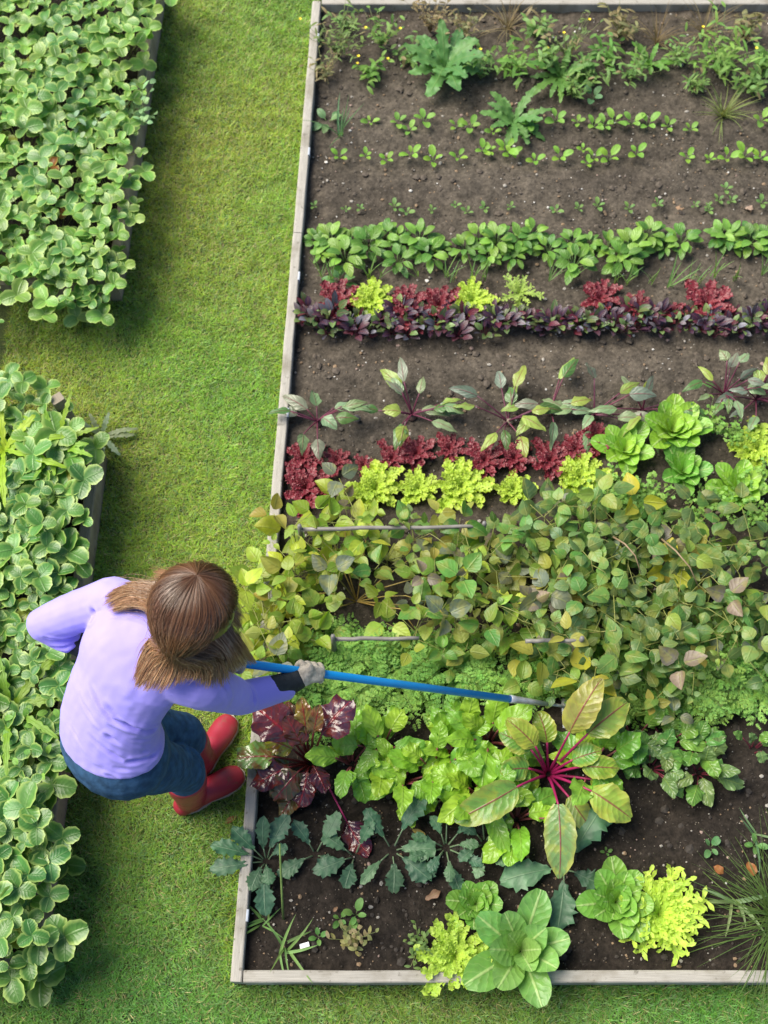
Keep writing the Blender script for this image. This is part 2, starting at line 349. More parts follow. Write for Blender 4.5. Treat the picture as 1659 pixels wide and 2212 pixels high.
# pebbles and crumbs on the soil (uncountable)
def crumbs():
    m = MB(); r = random.Random(21)
    ico = [(0, 0, 1), (.894, 0, .447), (.276, .85, .447), (-.724, .526, .447), (-.724, -.526, .447), (.276, -.85, .447), (.724, .526, -.447), (-.276, .85, -.447), (-.894, 0, -.447), (-.276, -.85, -.447), (.724, -.526, -.447), (0, 0, -1)]
    fc = [(0, 1, 2), (0, 2, 3), (0, 3, 4), (0, 4, 5), (0, 5, 1), (1, 6, 2), (2, 7, 3), (3, 8, 4), (4, 9, 5), (5, 10, 1), (6, 7, 2), (7, 8, 3), (8, 9, 4), (9, 10, 5), (10, 6, 1), (11, 7, 6), (11, 8, 7), (11, 9, 8), (11, 10, 9), (11, 6, 10)]
    for k in range(11000):
        y = r.uniform(cA.y+.05, cB.y-.04); x = cA.x+SH*(y-cA.y)+r.uniform(.05, 2.3)
        u = r.random(); s = r.uniform(.002, .0042) if u < .74 else r.uniform(.0042, .0085) if u < .955 else r.uniform(.009, .017)
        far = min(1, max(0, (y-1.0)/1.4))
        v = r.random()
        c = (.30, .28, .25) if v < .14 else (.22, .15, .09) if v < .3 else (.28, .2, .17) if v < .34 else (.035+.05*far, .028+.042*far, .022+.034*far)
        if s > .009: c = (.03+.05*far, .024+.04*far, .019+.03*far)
        if v < .03 and s < .009: c = (.55, .54, .52); s *= .9
        b = len(m.v); z = SOIL+rowridge(y)+.009*noise.noise(Vector((x*4, y*4, 0)))+.002
        a, bb, cc = s*r.uniform(.7, 1.4), s*r.uniform(.7, 1.3), s*r.uniform(.5, .8)
        for p in ico: j = r.uniform(.8, 1.2); m.v.append((x+p[0]*a*j, y+p[1]*bb*j, z+p[2]*cc*j)); m.c.append(c); m.uv.append((0, 0))
        for f in fc: m.f.append(tuple(b+i for i in f)); m.mi.append(0)
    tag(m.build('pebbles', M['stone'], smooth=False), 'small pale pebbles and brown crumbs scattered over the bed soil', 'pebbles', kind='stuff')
crumbs()
# ---------------------------------------------------------------- plant kinds
ROUND = [.16, .68, .92, 1, 1, .93, .76, .34]; BEAN = [.25, .82, 1, .97, .84, .62, .36, .06]
LONG = [.14, .34, .62, .85, 1, .96, .74, .16]; ROM = [.42, .5, .68, .88, 1, 1, .84, .3]
CHARD = [.3, .78, .98, 1, .95, .82, .58, .14]; SPIN = [.14, .66, .95, 1, .96, .82, .58, .14]
LET = [.3, .42, .6, .82, 1, 1.08, 1, .62]; STRAP = [.7, 1, 1, .92, .8, .6, .35, .04]; BEETL = [.2, .75, 1, .9, .74, .55, .32, .05]
OAK = [.2, .35, .6, .35, .85, .45, 1, .5, 1, .55, .85, .45, .5, .1]
DOCK = {}
def trifol(lf, st, base, end, size, R, col, tip=None, gap=0, scol=(.16, .2, .05), W=.92, prof=ROUND, tilt=.25, n=6, cup=.3, bend=.7, sr=.0016, serr=.05):
    tube(st, arc(base, end, .8), sr, sr*.8, 4, scol)
    y0 = R.uniform(0, 6.28)
    for k, a in enumerate((0, 2.0, -2.0)):
        s = size*R.uniform(.88, 1.08)
        yy = y0+a+R.uniform(-.15, .15); e2 = (end[0]+math.cos(yy)*gap*s*(1.8 if k == 0 else 1), end[1]+math.sin(yy)*gap*s*(1.8 if k == 0 else 1), end[2]+gap*s*.4)
        leaf(lf, e2, yy, s, s*W, prof, R, e0=.32+R.uniform(-.2, .25), bend=bend*R.uniform(.6, 1.2), cup=cup*R.uniform(.3, 1.4), n=n, m=2,
             col=vary(col, R, .15), tip=tip, roll=R.uniform(-tilt, tilt), serr=serr)
def g_straw(R, n=12, H=.2, rad=.17, ls=(.05, .072), col=(.055, .16, .055), odd=.03):
    lf, st = MB(), MB()
    for k in range(n):
        a = k*2.4+R.uniform(-.3, .3); r = rad*math.sqrt((k+.5)/n)*R.uniform(.8, 1.15); h = H*(1.08-.45*(r/rad)**2)*R.uniform(.8, 1.1)
        c = vary(lerp3(col, (.11, .25, .06), R.random()*.8), R, .15)
        if R.random() < odd: c = R.choice([(.35, .28, .03), (.38, .12, .03), (.26, .3, .04)]); h *= .72; r *= .6
        trifol(lf, st, (r*.15*math.cos(a), r*.15*math.sin(a), 0), (r*math.cos(a), r*math.sin(a), h), R.uniform(*ls)*R.choice((.65, .85, 1, 1, 1.08)), R, c, tilt=.45)
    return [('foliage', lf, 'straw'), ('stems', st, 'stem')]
def g_bean(R, col=(.07, .13, .035), alt=(.2, .24, .04), H=.3, n=10, rad=.14, ls=(.048, .082), odd=.1):
    lf, st = MB(), MB()
    top = Vector((R.uniform(-.05, .05), R.uniform(-.05, .05), H*.9)); mid = Vector((R.uniform(-.04, .04), R.uniform(-.04, .04), H*.45))
    tube(st, [(0, 0, 0), mid*.6, mid, (mid+top)/2, top], .003, .0015, 5, (.22, .22, .07))
    for k in range(n):
        u = (k+1)/n; b = (mid*(u*2) if u < .5 else mid.lerp(top, u*2-1)); a = k*2.4+R.uniform(-.7, .7); r = rad*R.uniform(.3, 1.25)
        e = (b.x+r*math.cos(a), b.y+r*math.sin(a), max(.04, b.z*R.uniform(.85, 1.15)+.02))
        c = lerp3(col, alt, R.random()**1.6); k_ = R.uniform(.65, 1.3); c = (c[0]*k_, c[1]*k_*1.12, c[2]*k_); q = R.random()
        if q < odd: c = R.choice([(.42, .4, .04), (.30, .26, .05), (.3, .33, .07), (.2, .16, .13)])
        elif q < odd+.07: c = (.14, .17, .12)
        trifol(lf, st, b, e, R.uniform(*ls)*R.choice((.6, .8, 1, 1.1, 1.25)), R, c, gap=.22, prof=BEAN, W=R.uniform(.7, .92), tilt=.95, cup=R.uniform(-.65, .65), bend=R.uniform(-.2, 1.5), scol=(.22, .24, .06), serr=0, n=6)
    return [('foliage', lf, 'bean'), ('stems', st, 'stem')]
def g_spin(R, n=11, L=.085, col=(.05, .15, .035), alt=(.1, .26, .05), up=1.0, mat='spin'):
    lf, st = MB(), MB()
    for k in range(n):
        a = k*2.4+R.uniform(-.3, .3); u = k/n; e = 1.25-.9*u*R.uniform(.8, 1.2); r = L*(.35+.5*u)
        p0 = (.004*math.cos(a), .004*math.sin(a), 0); p1 = (r*math.cos(a)*.7, r*math.sin(a)*.7, L*.8*(1.1-u*.6)*up)
        tube(st, arc(p0, p1, .3, 3), .0016, .0014, 4, (.16, .26, .08))
        leaf(lf, p1, a+R.uniform(-.3, .3), L*R.uniform(.75, 1.05), L*.55*R.uniform(.85, 1.15), SPIN, R, e0=e*.55, bend=.9, cup=.15, ruf=.03, rf=2, n=6, m=2, col=vary(lerp3(col, alt, R.random()), R), roll=R.uniform(-.4, .4))
    return [('foliage', lf, mat), ('stems', st, 'stem')]
def g_seed(R, L=.03, n=4, col=(.14, .32, .05)):
    L *= 1.08; col = tuple(x*1.15 for x in col)
    lf, st = MB(), MB()
    a0 = R.uniform(0, 6.3)
    for k in range(n):
        a = a0+k*PI+(k//2)*1.5+R.uniform(-.3, .3); s = L*(1 if k < 2 else .75)*R.uniform(.85, 1.15)
        p = (.3*s*math.cos(a), .3*s*math.sin(a), s*(.5+.3*(k//2)))
        tube(st, [(0, 0, 0), p], .0012, .001, 4, (.16, .25, .08))
        leaf(lf, p, a, s, s*.62, ROUND, R, e0=.7, bend=.7, cup=.25, n=5, m=1, col=vary(col, R), roll=R.uniform(-.3, .3))
    return [('foliage', lf, 'herb'), ('stems', st, 'stem')]
def g_frilly(R, rad=.1, n=22, col=(.30, .5, .05), tip=(.45, .62, .07), mat='lettuce', H=.09, ruf=.11):
    lf = MB()
    for k in range(n):
        a = k*2.4+R.uniform(-.3, .3); u = (k+1)/n; L = rad*(.5+.55*u)*R.uniform(.85, 1.15)
        leaf(lf, (.006*math.cos(a), .006*math.sin(a), .012+.02*(1-u)), a, L, L*.72, LET, R, e0=1.35-.95*u+R.uniform(-.15, .15), bend=.35+.3*u, cup=.1, ruf=ruf*1.25, rf=6.5, n=15, m=3,
             col=vary(col, R, .12), tip=vary(tip, R, .12), roll=R.uniform(-.2, .2), serr=.22)
    return [('leaves', lf, mat)]
def g_frisee(R, rad=.15, n=40, col=(.34, .56, .05), tip=(.55, .75, .1), wl=.2, mat='lettuce'):
    lf = MB()
    for k in range(n):
        a = k*2.4; u = (k+1)/n; L = rad*(.45+.55*u)*R.uniform(.8, 1.1); e = 1.3-1.05*u
        c = vary(lerp3(col, tip, R.random()), R, .1)
        leaf(lf, (0, 0, .02), a, L, L*wl, OAK, R, e0=e, bend=.5, cup=.2, ruf=.1, rf=3, n=10, m=1, col=c, tip=tip)
        for j in range(9):
            t = .4+.07*j; d = Vector((math.cos(a), math.sin(a), 0)); ee = e-.25*t
            p = d*(L*t*math.cos(ee))+Vector((0, 0, .02+L*t*math.sin(ee)))
            leaf(lf, p, a+(1 if j % 2 else -1)*R.uniform(.5, 1.3), L*.26*R.uniform(.7, 1.2), L*.6*wl, OAK, R, e0=.5, bend=R.uniform(-.4, .9), cup=.3, ruf=.2, rf=3, n=5, m=1, col=vary(c, R, .12), tip=tip)
    return [('leaves', lf, mat)]
def g_rom(R, rad=.14, n=16, col=(.14, .33, .05), core=(.34, .52, .1), H=1.0, wid=.5, each=False, mat='romaine', open_=1.0):
    out = []; lf = MB()
    for k in range(n):
        u = (k+1)/n; a = k*2.4+R.uniform(-.2, .2); L = rad*(.55+.5*u)*R.uniform(.9, 1.08)
        q = MB() if each else lf
        leaf(q, (.012*math.cos(a)*u, .012*math.sin(a)*u, .01+.02*(1-u)), a, L, L*wid*(1.1-.2*u), ROM, R, e0=1.35-.75*u*open_, bend=.35+.55*u*open_, cup=.45-.35*u*open_, ruf=.028, rf=2.5, n=9, m=3,
             col=vary(lerp3(core, col, u), R, .1), roll=R.uniform(-.15, .15), side=R.uniform(-.2, .2))
        if each: out.append(('leaf', q, mat))
    return out if each else [('leaves', lf, mat)]
def g_stalked(R, leaves, mat, scol, sr=.003, each=True, n=10, m=3):
    """leaves: (yaw deg, reach, height, L, W, e0, bend, col) -> stalk from the crown to the leaf base, then the blade"""
    out = []
    for (yd, reach, h, L, W, e0, bend, col) in leaves:
        if mat in ('chard', 'redchard'): reach *= .72; L *= (.84 if mat == 'chard' else .95); W *= (.86 if mat == 'chard' else 1.05)
        a = math.radians(yd); q, s = MB(), MB(); p1 = (reach*math.cos(a), reach*math.sin(a), h)
        p0 = (.012*math.cos(a), .012*math.sin(a), 0)
        tube(s, arc(p0, p1, .45, 6), sr*1.25, sr*.7, 6, scol)
        leaf(q, p1, a, L, W, CHARD if mat in ('chard', 'redchard', 'greenchard') else (BEETL if mat == 'beet' else LONG), R, e0=e0, bend=bend, cup=R.uniform(-.15, .35), ruf=(.12 if mat in ('greenchard', 'redchard', 'kale') else .055), rf=(4 if mat == 'kale' else 2.4), n=n+2, m=m,
             col=vary(col, R, .1), roll=R.uniform(-.3, .3), side=R.uniform(-.25, .25), serr=(.14 if mat == 'kale' else .03))
        out.append(('leaf', q, mat, ('stalk', s, 'stem')))
    return out
def g_beet(R, n=9, L=.07, H=.09, reach=.12, col=(.08, .17, .045)):
    out = []; lf, st = MB(), MB()
    for k in range(n):
        a = k*2.4+R.uniform(-.4, .4); a += R.uniform(-.5, .5); r = reach*R.uniform(.3, 1.2); h = H*R.uniform(.4, 1.2); p1 = (r*math.cos(a), r*math.sin(a), h)
        tube(st, arc((0, 0, .015), p1, .3, 5), .004, .0022, 5, vary((.12, .025, .055), R))
        c = R.choice([col, (.18, .28, .13), (.24, .34, .07), (.16, .2, .15), (.2, .3, .16)])
        leaf(lf, p1, a+R.uniform(-.4, .4), L*R.uniform(.7, 1.2), L*.5*R.uniform(.7, 1.15), BEETL, R, e0=.35, bend=1.0, cup=R.uniform(-.3, .3), ruf=.07, rf=2, n=7, m=2, col=vary(c, R), roll=R.uniform(-.7, .7))
    bt = MB(); prof = [.3, .8, 1, .95, .6, .2]
    tube(bt, [(0, 0, -.02+.008*i) for i in range(6)], [x*.02 for x in prof], None, 10, (.13, .08, .07))
    return [('foliage', lf, 'beet'), ('stems', st, 'stem'), ('root', bt, 'stem')]
def g_babybeet(R, n=10, L=.035):
    lf, st = MB(), MB()
    for k in range(n):
        a = k*2.4+R.uniform(-.4, .4); r = R.uniform(.01, .03); h = R.uniform(.015, .05); p1 = (r*math.cos(a), r*math.sin(a), h)
        tube(st, arc((r*.2*math.cos(a), r*.2*math.sin(a), 0), p1, .2, 3), .0013, .001, 4, (.13, .015, .035))
        c = R.choice([(.045, .02, .045), (.05, .03, .05), (.07, .025, .04), (.06, .1, .035), (.16, .16, .2), (.08, .08, .11), (.16, .26, .08), (.12, .02, .04), (.1, .16, .05)])
        leaf(lf, p1, a+R.uniform(-.5, .5), L*R.uniform(.7, 1.2), L*.5, SPIN, R, e0=1.0, bend=.9, cup=.2, n=5, m=1, col=vary(c, R), roll=R.uniform(-.7, .7))
    return [('foliage', lf, 'redlet'), ('stems', st, 'stem')]
def g_carrot(R, n=14, L=.21, col=(.18, .38, .06)):
    lf, st = MB(), MB()
    for k in range(n):
        a = k*2.4+R.uniform(-.4, .4); e = R.uniform(.45, 1.35); yaw = a; pos = Vector((0, 0, 0)); pts = [pos.copy()]; l = L*R.uniform(.75, 1.15); c = vary(lerp3(col, (.26, .47, .1), R.random()), R)
        for i in range(8):
            ee = e-1.0*(i/8)**1.5; d = Vector((math.cos(yaw)*math.cos(ee), math.sin(yaw)*math.cos(ee), math.sin(ee))); pos = pos+d*l/8; pts.append(pos.copy())
            if i >= 2:
                pl = l*.36*(1-(i-2)/8)
                for sgn in (-1, 1):
                    y2 = yaw+sgn*R.uniform(.8, 1.15); dd = Vector((math.cos(y2)*math.cos(ee*.5), math.sin(y2)*math.cos(ee*.5), math.sin(ee*.4)))
                    for j in range(1, 5):
                        q = pos+dd*(pl*j/4)
                        for s2 in (-1, 0, 1):
                            leaf(lf, q, y2+s2*R.uniform(.5, .95), pl*.42*(1.15-j/6), pl*.14, [.4, 1, .7, .1], R, e0=R.uniform(0, .6), bend=.6, cup=0, n=3, m=1, col=vary(c, R, .2))
        tube(st, pts, .0015, .0006, 3, (.14, .24, .07))
    return [('foliage', lf, 'herb'), ('stems', st, 'stem')]
def g_bushy(R, n=26, H=.14, rad=.09, ll=.03, col=(.1, .2, .04), W=.45, flowers=0, prof=SPIN, scol=(.16, .2, .07), dry=0.0, serr=0):
    lf, st = MB(), MB(); fl = MB(); n = int(n*1.6); ll *= 1.1; W *= .78; rad *= 1.15; col = tuple(x*1.2 for x in col)
    for k in range(max(3, n//4)):
        a = k*2.4+R.uniform(-.5, .5); r = rad*R.uniform(.2, 1.1); h = H*R.uniform(.5, 1.1); e = Vector((r*math.cos(a), r*math.sin(a), h)); pts = arc((0, 0, 0), e, .4, 5)
        tube(st, pts, .0018, .0008, 4, vary(scol, R))
        for j in range(4):
            p = pts[2+min(3, j)]; c = (.25, .2, .1) if R.random() < dry else vary(col, R, .2)
            leaf(lf, p, R.uniform(0, 6.3), ll*R.uniform(.6, 1.3), ll*W, prof, R, e0=R.uniform(-.1, .9), bend=.7, cup=.1, n=5, m=1, col=c, serr=serr, roll=R.uniform(-.5, .5))
        if k < flowers:
            for q in range(5): leaf(fl, e+Vector((0, 0, .01)), q*1.257, .008, .007, ROUND, R, e0=.6, bend=.3, n=3, m=1, col=(.75, .6, .02))
    o = [('foliage', lf, 'herb'), ('stems', st, 'stem')]
    if flowers: o.append(('flowers', fl, 'stem'))
    return o
def g_straps(R, n=5, L=.14, W=.006, e=(.7, 1.4), col=(.12, .26, .06), bend=1.0, mat='herb', spread=.01, yaws=None):
    lf = MB()
    for k in range(n):
        a = yaws[k] if yaws else R.uniform(0, 6.3)
        leaf(lf, (R.uniform(-spread, spread), R.uniform(-spread, spread), 0), a, L*R.uniform(.6, 1.1), W*R.uniform(.7, 1.2), STRAP, R, e0=R.uniform(*e), bend=bend*R.uniform(.4, 1.2), cup=.5, n=8, m=1, col=vary(col, R, .2), side=R.uniform(-.4, .4))
    return [('leaves', lf, mat)]
def g_jag(R, n=10, L=.16, W=.055, col=(.09, .2, .06), e=(.3, 1.0), rise=.02):
    lf = MB(); L *= 1.15; n += 3
    for k in range(n):
        a = k*2.4+R.uniform(-.3, .3)
        leaf(lf, (0, 0, rise), a, L*R.uniform(.65, 1.1), W*R.uniform(.7, 1.1), OAK, R, e0=R.uniform(*e), bend=.8, cup=.1, ruf=.08, rf=4, n=20, m=2, col=vary(col, R, .15), side=R.uniform(-.3, .3), serr=.15)
    return [('leaves', lf, 'herb')]
def make(name, parts, px, py, h=0.0, z0=SOIL, label=None, cat=None, group=None, rz=0, s=1.0):
    """h: height of the crown's visual middle above the plant's foot"""
    p = P(px, py, z0+h); r = empty(name, (p.x, p.y, z0), rz); r.scale = (s, s, s); tag(r, label, cat, group)
    for q in parts:
        if not q[1].v: continue
        o = q[1].build(q[0], M[q[2]], r)
        if len(q) > 3: q[3][1].build(q[3][0], M[q[3][2]], o)
    return r
def put(proto, px, py, h=0.0, z0=SOIL, label=None, cat=None, group=None, rz=0, s=1.0, used=set()):
    c = proto if proto.name not in used else copy_tree(proto)
    used.add(proto.name)
    p = P(px, py, z0+h); c.location = (p.x, p.y, z0); c.rotation_euler = (0, 0, rz); c.scale = (s, s, s)
    if label: c['label'] = label
    if group: c['group'] = group
    return c
R = random.Random(77)
# ---- strawberries: round-leaved plants packed into both left beds
def straw_patch(inside, step, label, group, cols, ls, H, seed):
    r = random.Random(seed)
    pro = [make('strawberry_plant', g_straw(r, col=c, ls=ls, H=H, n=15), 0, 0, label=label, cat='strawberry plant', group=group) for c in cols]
    k = 0; y = inside[0][1]
    ys = inside; used = []
    for (x0, x1, yy) in ys:
        n = max(1, round((x1-x0)/step)); 
        for i in range(n+1):
            px = x0+(x1-x0)*i/n+r.uniform(-14, 14); py = yy+r.uniform(-16, 16)
            if abs(px-165) < 75 and abs(py-915) < 55: continue
            s = r.uniform(.85, 1.12)
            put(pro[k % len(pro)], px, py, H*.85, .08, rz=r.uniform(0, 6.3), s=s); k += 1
rowsU = [(-60, 268+(-y)*.1, y) for y in range(-40, 660, 92)]
rowsU = [(-60, 262-(y)*.12, y) for y in range(-50, 590, 84)]+[(-50, 80, 600), (165, 185, 585)]
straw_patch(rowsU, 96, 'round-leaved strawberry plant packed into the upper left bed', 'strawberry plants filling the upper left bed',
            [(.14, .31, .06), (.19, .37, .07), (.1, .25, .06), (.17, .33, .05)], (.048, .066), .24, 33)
rowsL = [(-60, 40, 890), (-60, 85, 965), (-60, 115, 1045), (-60, 112, 1125), (-60, 98, 1210), (-60, 85, 1300), (-60, 75, 1395), (-60, 72, 1490), (-60, 48, 1585),
         (-70, 30, 1680), (-70, 42, 1775), (-75, 30, 1870), (-80, 10, 1965), (-80, -5, 2050)]
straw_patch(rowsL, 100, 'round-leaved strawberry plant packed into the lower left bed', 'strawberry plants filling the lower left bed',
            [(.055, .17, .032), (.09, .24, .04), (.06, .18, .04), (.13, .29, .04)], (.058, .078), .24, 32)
rr = random.Random(5)
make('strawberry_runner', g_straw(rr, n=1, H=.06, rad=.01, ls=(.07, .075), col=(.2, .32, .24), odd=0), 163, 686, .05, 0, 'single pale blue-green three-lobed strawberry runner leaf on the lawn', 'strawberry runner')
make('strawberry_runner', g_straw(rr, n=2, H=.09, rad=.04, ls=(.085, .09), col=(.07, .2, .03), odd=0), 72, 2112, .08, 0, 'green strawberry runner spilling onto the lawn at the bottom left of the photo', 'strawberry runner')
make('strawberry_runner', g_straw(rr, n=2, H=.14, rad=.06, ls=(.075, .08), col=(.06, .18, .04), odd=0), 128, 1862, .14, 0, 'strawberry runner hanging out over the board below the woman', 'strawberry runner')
make('weed', g_jag(rr, 7, .2, .03, (.2, .36, .02), (.3, 1.1)), 118, 960, .05, .24, 'bright lime toothed weed by the post in the lower strawberry bed', 'weed')
make('weed', g_jag(rr, 5, .24, .04, (.3, .45, .02), (.4, .9)), 5, 965, .05, .26, 'bright lime leaf at the left edge of the photo beside the post', 'weed')
make('weed', g_jag(rr, 5, .26, .045, (.16, .3, .02), (.3, .9)), 22, 1530, .05, .24, 'lime toothed weed among strawberries left of the lavender top', 'weed')
make('thistle_weed', g_jag(rr, 6, .13, .035, (.22, .28, .17), (.3, 1)), 215, 935, .06, .02, 'grey-green spiky weed leaning out over the lawn by the corner post', 'weed')
make('weed', g_bushy(rr, 40, .2, .12, .035, (.2, .34, .16), .8), 385*.8345-40, 208, .2, .1, 'pale small-leaved weed rising through the upper strawberries', 'weed')
make('weed', g_bushy(rr, 30, .22, .1, .034, (.26, .38, .24), .7), 160, 272, .2, .1, 'whitish downy weed in the middle of the upper strawberry bed', 'weed')
make('weed', g_bushy(rr, 44, .24, .13, .03, (.14, .3, .05), .9), 45, 1600, .2, .1, 'lime small-leaved weed among the strawberries beside the jeans', 'weed')
# ---- far rows of weeds and self-sown herbs (top of the picture)
def one(name, parts, px, py, h, label, cat, **k): return make(name, parts, px, py, h, SOIL, label, cat, **k)
r = random.Random(12)
one('herb_plant', g_bushy(r, 70, .2, .14, .03, (.12, .18, .05), .4, 3, dry=.12), 730, 90, .1, 'straggly yellowing herb in the far left corner of the big bed', 'herb')
one('herb_plant', g_bushy(r, 46, .16, .1, .035, (.13, .24, .05), .5, 1, dry=.06), 822, 70, .1, 'small leafy herb second from the left in the farthest row', 'herb')
one('dry_plant', g_bushy(r, 60, .22, .13, .025, (.22, .17, .09), .5, 0, scol=(.26, .2, .12), dry=.6), 930, 30, .12, 'withered brown plant behind the big jagged green one', 'dry plant')
one('jagged_plant', g_jag(r, 15, .21, .095, (.1, .25, .07), (.25, 1.1), .03), 962, 135, .07, 'large jagged-leaved green plant in the farthest row', 'leafy plant')
one('herb_plant', g_bushy(r, 30, .08, .08, .04, (.14, .28, .05), .5, 2), 800, 150, .05, 'low green weed with yellow flower left of the big jagged plant', 'herb')
one('dry_plant', g_straps(r, 40, .22, .004, (.2, 1.2), (.22, .17, .09), 1.5), 1100, 30, .1, 'coil of dry straw-coloured stalks by the far board', 'dry plant')
one('herb_plant', g_bushy(r, 44, .14, .14, .05, (.12, .25, .04), .4, 2), 1105, 140, .06, 'yellow-flowered weed right of the big jagged plant', 'herb')
one('jagged_plant', g_jag(r, 14, .17, .045, (.11, .25, .05), (.2, 1.1)), 1215, 150, .07, 'spreading narrow-leaved green plant in the middle of the farthest row', 'leafy plant')
one('herb_plant', g_bushy(r, 60, .2, .13, .03, (.13, .2, .06), .35, 2, dry=.2), 1230, 95, .1, 'thin grey-green herb standing behind the spreading plant', 'herb')
one('herb_plant', g_bushy(r, 34, .1, .1, .045, (.12, .27, .05), .4), 1310, 120, .06, 'short bright green weed right of the spreading plant', 'herb')
one('jagged_plant', g_jag(r, 8, .12, .035, (.12, .28, .04), (.2, 1.)), 1405, 130, .05, 'small green rosette weed in the far row, before the last bush', 'leafy plant')
one('dry_plant', g_straps(r, 34, .2, .004, (.5, 1.3), (.2, .15, .08), 1), 1425, 60, .1, 'upright dry brown stalks right of centre by the far board', 'dry plant')
one('herb_plant', g_bushy(r, 100, .2, .17, .05, (.14, .27, .05), .3, 2), 1560, 120, .11, 'dense feathery green bush at the right of the farthest row', 'herb')
one('dry_plant', g_straps(r, 34, .24, .004, (.4, 1.3), (.24, .19, .1), 1), 1530, 40, .1, 'dry stalks rising behind the feathery bush', 'dry plant')
one('herb_plant', g_bushy(r, 40, .14, .1, .05, (.13, .26, .05), .4), 1655, 125, .1, 'green weed cut by the right edge in the farthest row', 'herb')
one('herb_plant', g_straps(r, 50, .2, .005, (.4, 1.4), (.2, .25, .08), .8), 1575, 215, .12, 'wispy yellow-green grassy plant above the right end of the first seedling row', 'herb')
one('clover_weed', g_seed(r, .05, 4, (.1, .22, .09)), 1280, 208, .03, 'lone roundish blue-green weed below the spreading plant', 'weed')
one('onion_plant', g_straps(r, 9, .2, .009, (.6, 1.3), (.1, .22, .1), .7), 735, 275, .06, 'tall thin onion at the left end of the first seedling row', 'onion')
one('weed', g_spin(r, 5, .06, (.11, .24, .1), (.16, .3, .12), .5, 'herb'), 708, 258, .03, 'broad-leaved weed at the foot of the tall onion', 'weed')
one('jagged_plant', g_jag(r, 13, .15, .05, (.1, .24, .06), (.2, .9)), 1110, 255, .05, 'jagged-leaved weed in the middle of the first seedling row', 'leafy plant')
for i, (px, py, ki) in enumerate([(745, 40, 0), (700, 150, 1), (880, 110, 0), (1000, 60, 1), (1160, 60, 0), (1180, 130, 0), (1270, 150, 0), (1340, 60, 1), (1370, 150, 0), (1470, 120, 0), (1500, 170, 0), (1610, 60, 1), (1630, 180, 0), (1040, 150, 0), (1240, 190, 0)]):
    cl_ = [(.13, .24, .06), (.2, .2, .09)][ki]
    make('weed', g_bushy(r, r.choice((30, 44)), r.uniform(.08, .18), r.uniform(.06, .1), r.uniform(.025, .045), cl_, r.uniform(.3, .6), dry=.1+.4*ki), px, py, .07, SOIL, 'straggly %s weed in the overgrown farthest row' % ('browning' if ki else 'thin green'), 'weed', 'straggly %s weeds of the farthest row' % ('browning' if ki else 'green'))
# ---- seedling rows
def row(name, cat, protos, pts, h, label, group, r, s=(.8, 1.2), jit=5):
    for i, (x, y) in enumerate(pts):
        put(protos[i % len(protos)], x+r.uniform(-jit, jit), y+r.uniform(-jit, jit), h, SOIL, label, cat, group, r.uniform(0, 6.3), r.uniform(*s))
r = random.Random(44)
def protos(name, cat, fn, n): return [make(name, fn(r), 0, 0, label=None, cat=cat) for _ in range(n)]
sp = protos('seedling', 'seedling', lambda q: g_seed(q, .036, 4, (.17, .34, .05)), 5)
row('seedling', 'seedling', sp, [(800, 265), (865, 268), (915, 262), (985, 270), (1015, 275), (1070, 280), (1150, 268), (1205, 260), (1245, 265), (1285, 272), (1330, 265), (1365, 262), (1400, 270), (1445, 275), (1490, 282), (1645, 265), (885, 285), (1310, 268)], .02,
    'light green seedling in the first sparse seedling row from the far end', 'seedlings of the first sparse row', r, (.8, 1.35))
sp = protos('seedling', 'seedling', lambda q: g_seed(q, .036, 4, (.18, .36, .04)), 5)
row('seedling', 'seedling', sp, [(735, 340), (785, 330), (838, 345), (893, 335), (940, 345), (988, 342), (1040, 330), (1058, 325), (1090, 325), (1108, 330), (1160, 342), (1205, 342), (1265, 325), (1285, 345), (1320, 340), (1380, 335), (1480, 335), (1530, 340), (1575, 342), (1610, 335), (1645, 338), (1270, 352)], .02,
    'light green seedling in the second sparse seedling row', 'seedlings of the second sparse row', r, (.75, 1.35))
sp = protos('seedling', 'seedling', lambda q: g_seed(q, .022, 4, (.12, .24, .06)), 4)
row('seedling', 'seedling', sp, [(675, 445), (745, 452), (775, 445), (850, 452), (880, 455), (935, 452), (985, 440), (1010, 455), (1050, 448), (1105, 452), (1205, 455), (1250, 450), (1290, 450), (1360, 450), (1425, 445), (1500, 448), (1530, 440), (1555, 435), (1570, 408), (1580, 440), (1650, 440), (1530, 452)], .01,
    'tiny seedling in the thin row just beyond the spinach', 'tiny seedlings beyond the spinach', r, (.8, 1.3))
# ---- spinach
sp = [make('spinach_plant', g_spin(r, 13, .07, (.06, .17, .03), (.19, .36, .05)), 0, 0, cat='spinach plant') for _ in range(8)]
pts = [(x, 515+r.uniform(-10, 14)) for x in range(680, 980, 38)]+[(x, 512+r.uniform(-12, 14)) for x in range(1005, 1240, 38)]+[(x, 505+r.uniform(-12, 20)) for x in range(1280, 1510, 40)]+[(x, 512) for x in range(1550, 1680, 36)]
pts += [(700, 545), (745, 550), (860, 552), (925, 545), (1060, 545), (1110, 550), (1340, 552), (1240, 552)]
row('spinach_plant', 'spinach plant', sp, pts, .06, 'glossy green spinach plant in the dense spinach row', 'spinach plants of one row', r, (.6, 1.12), 10)
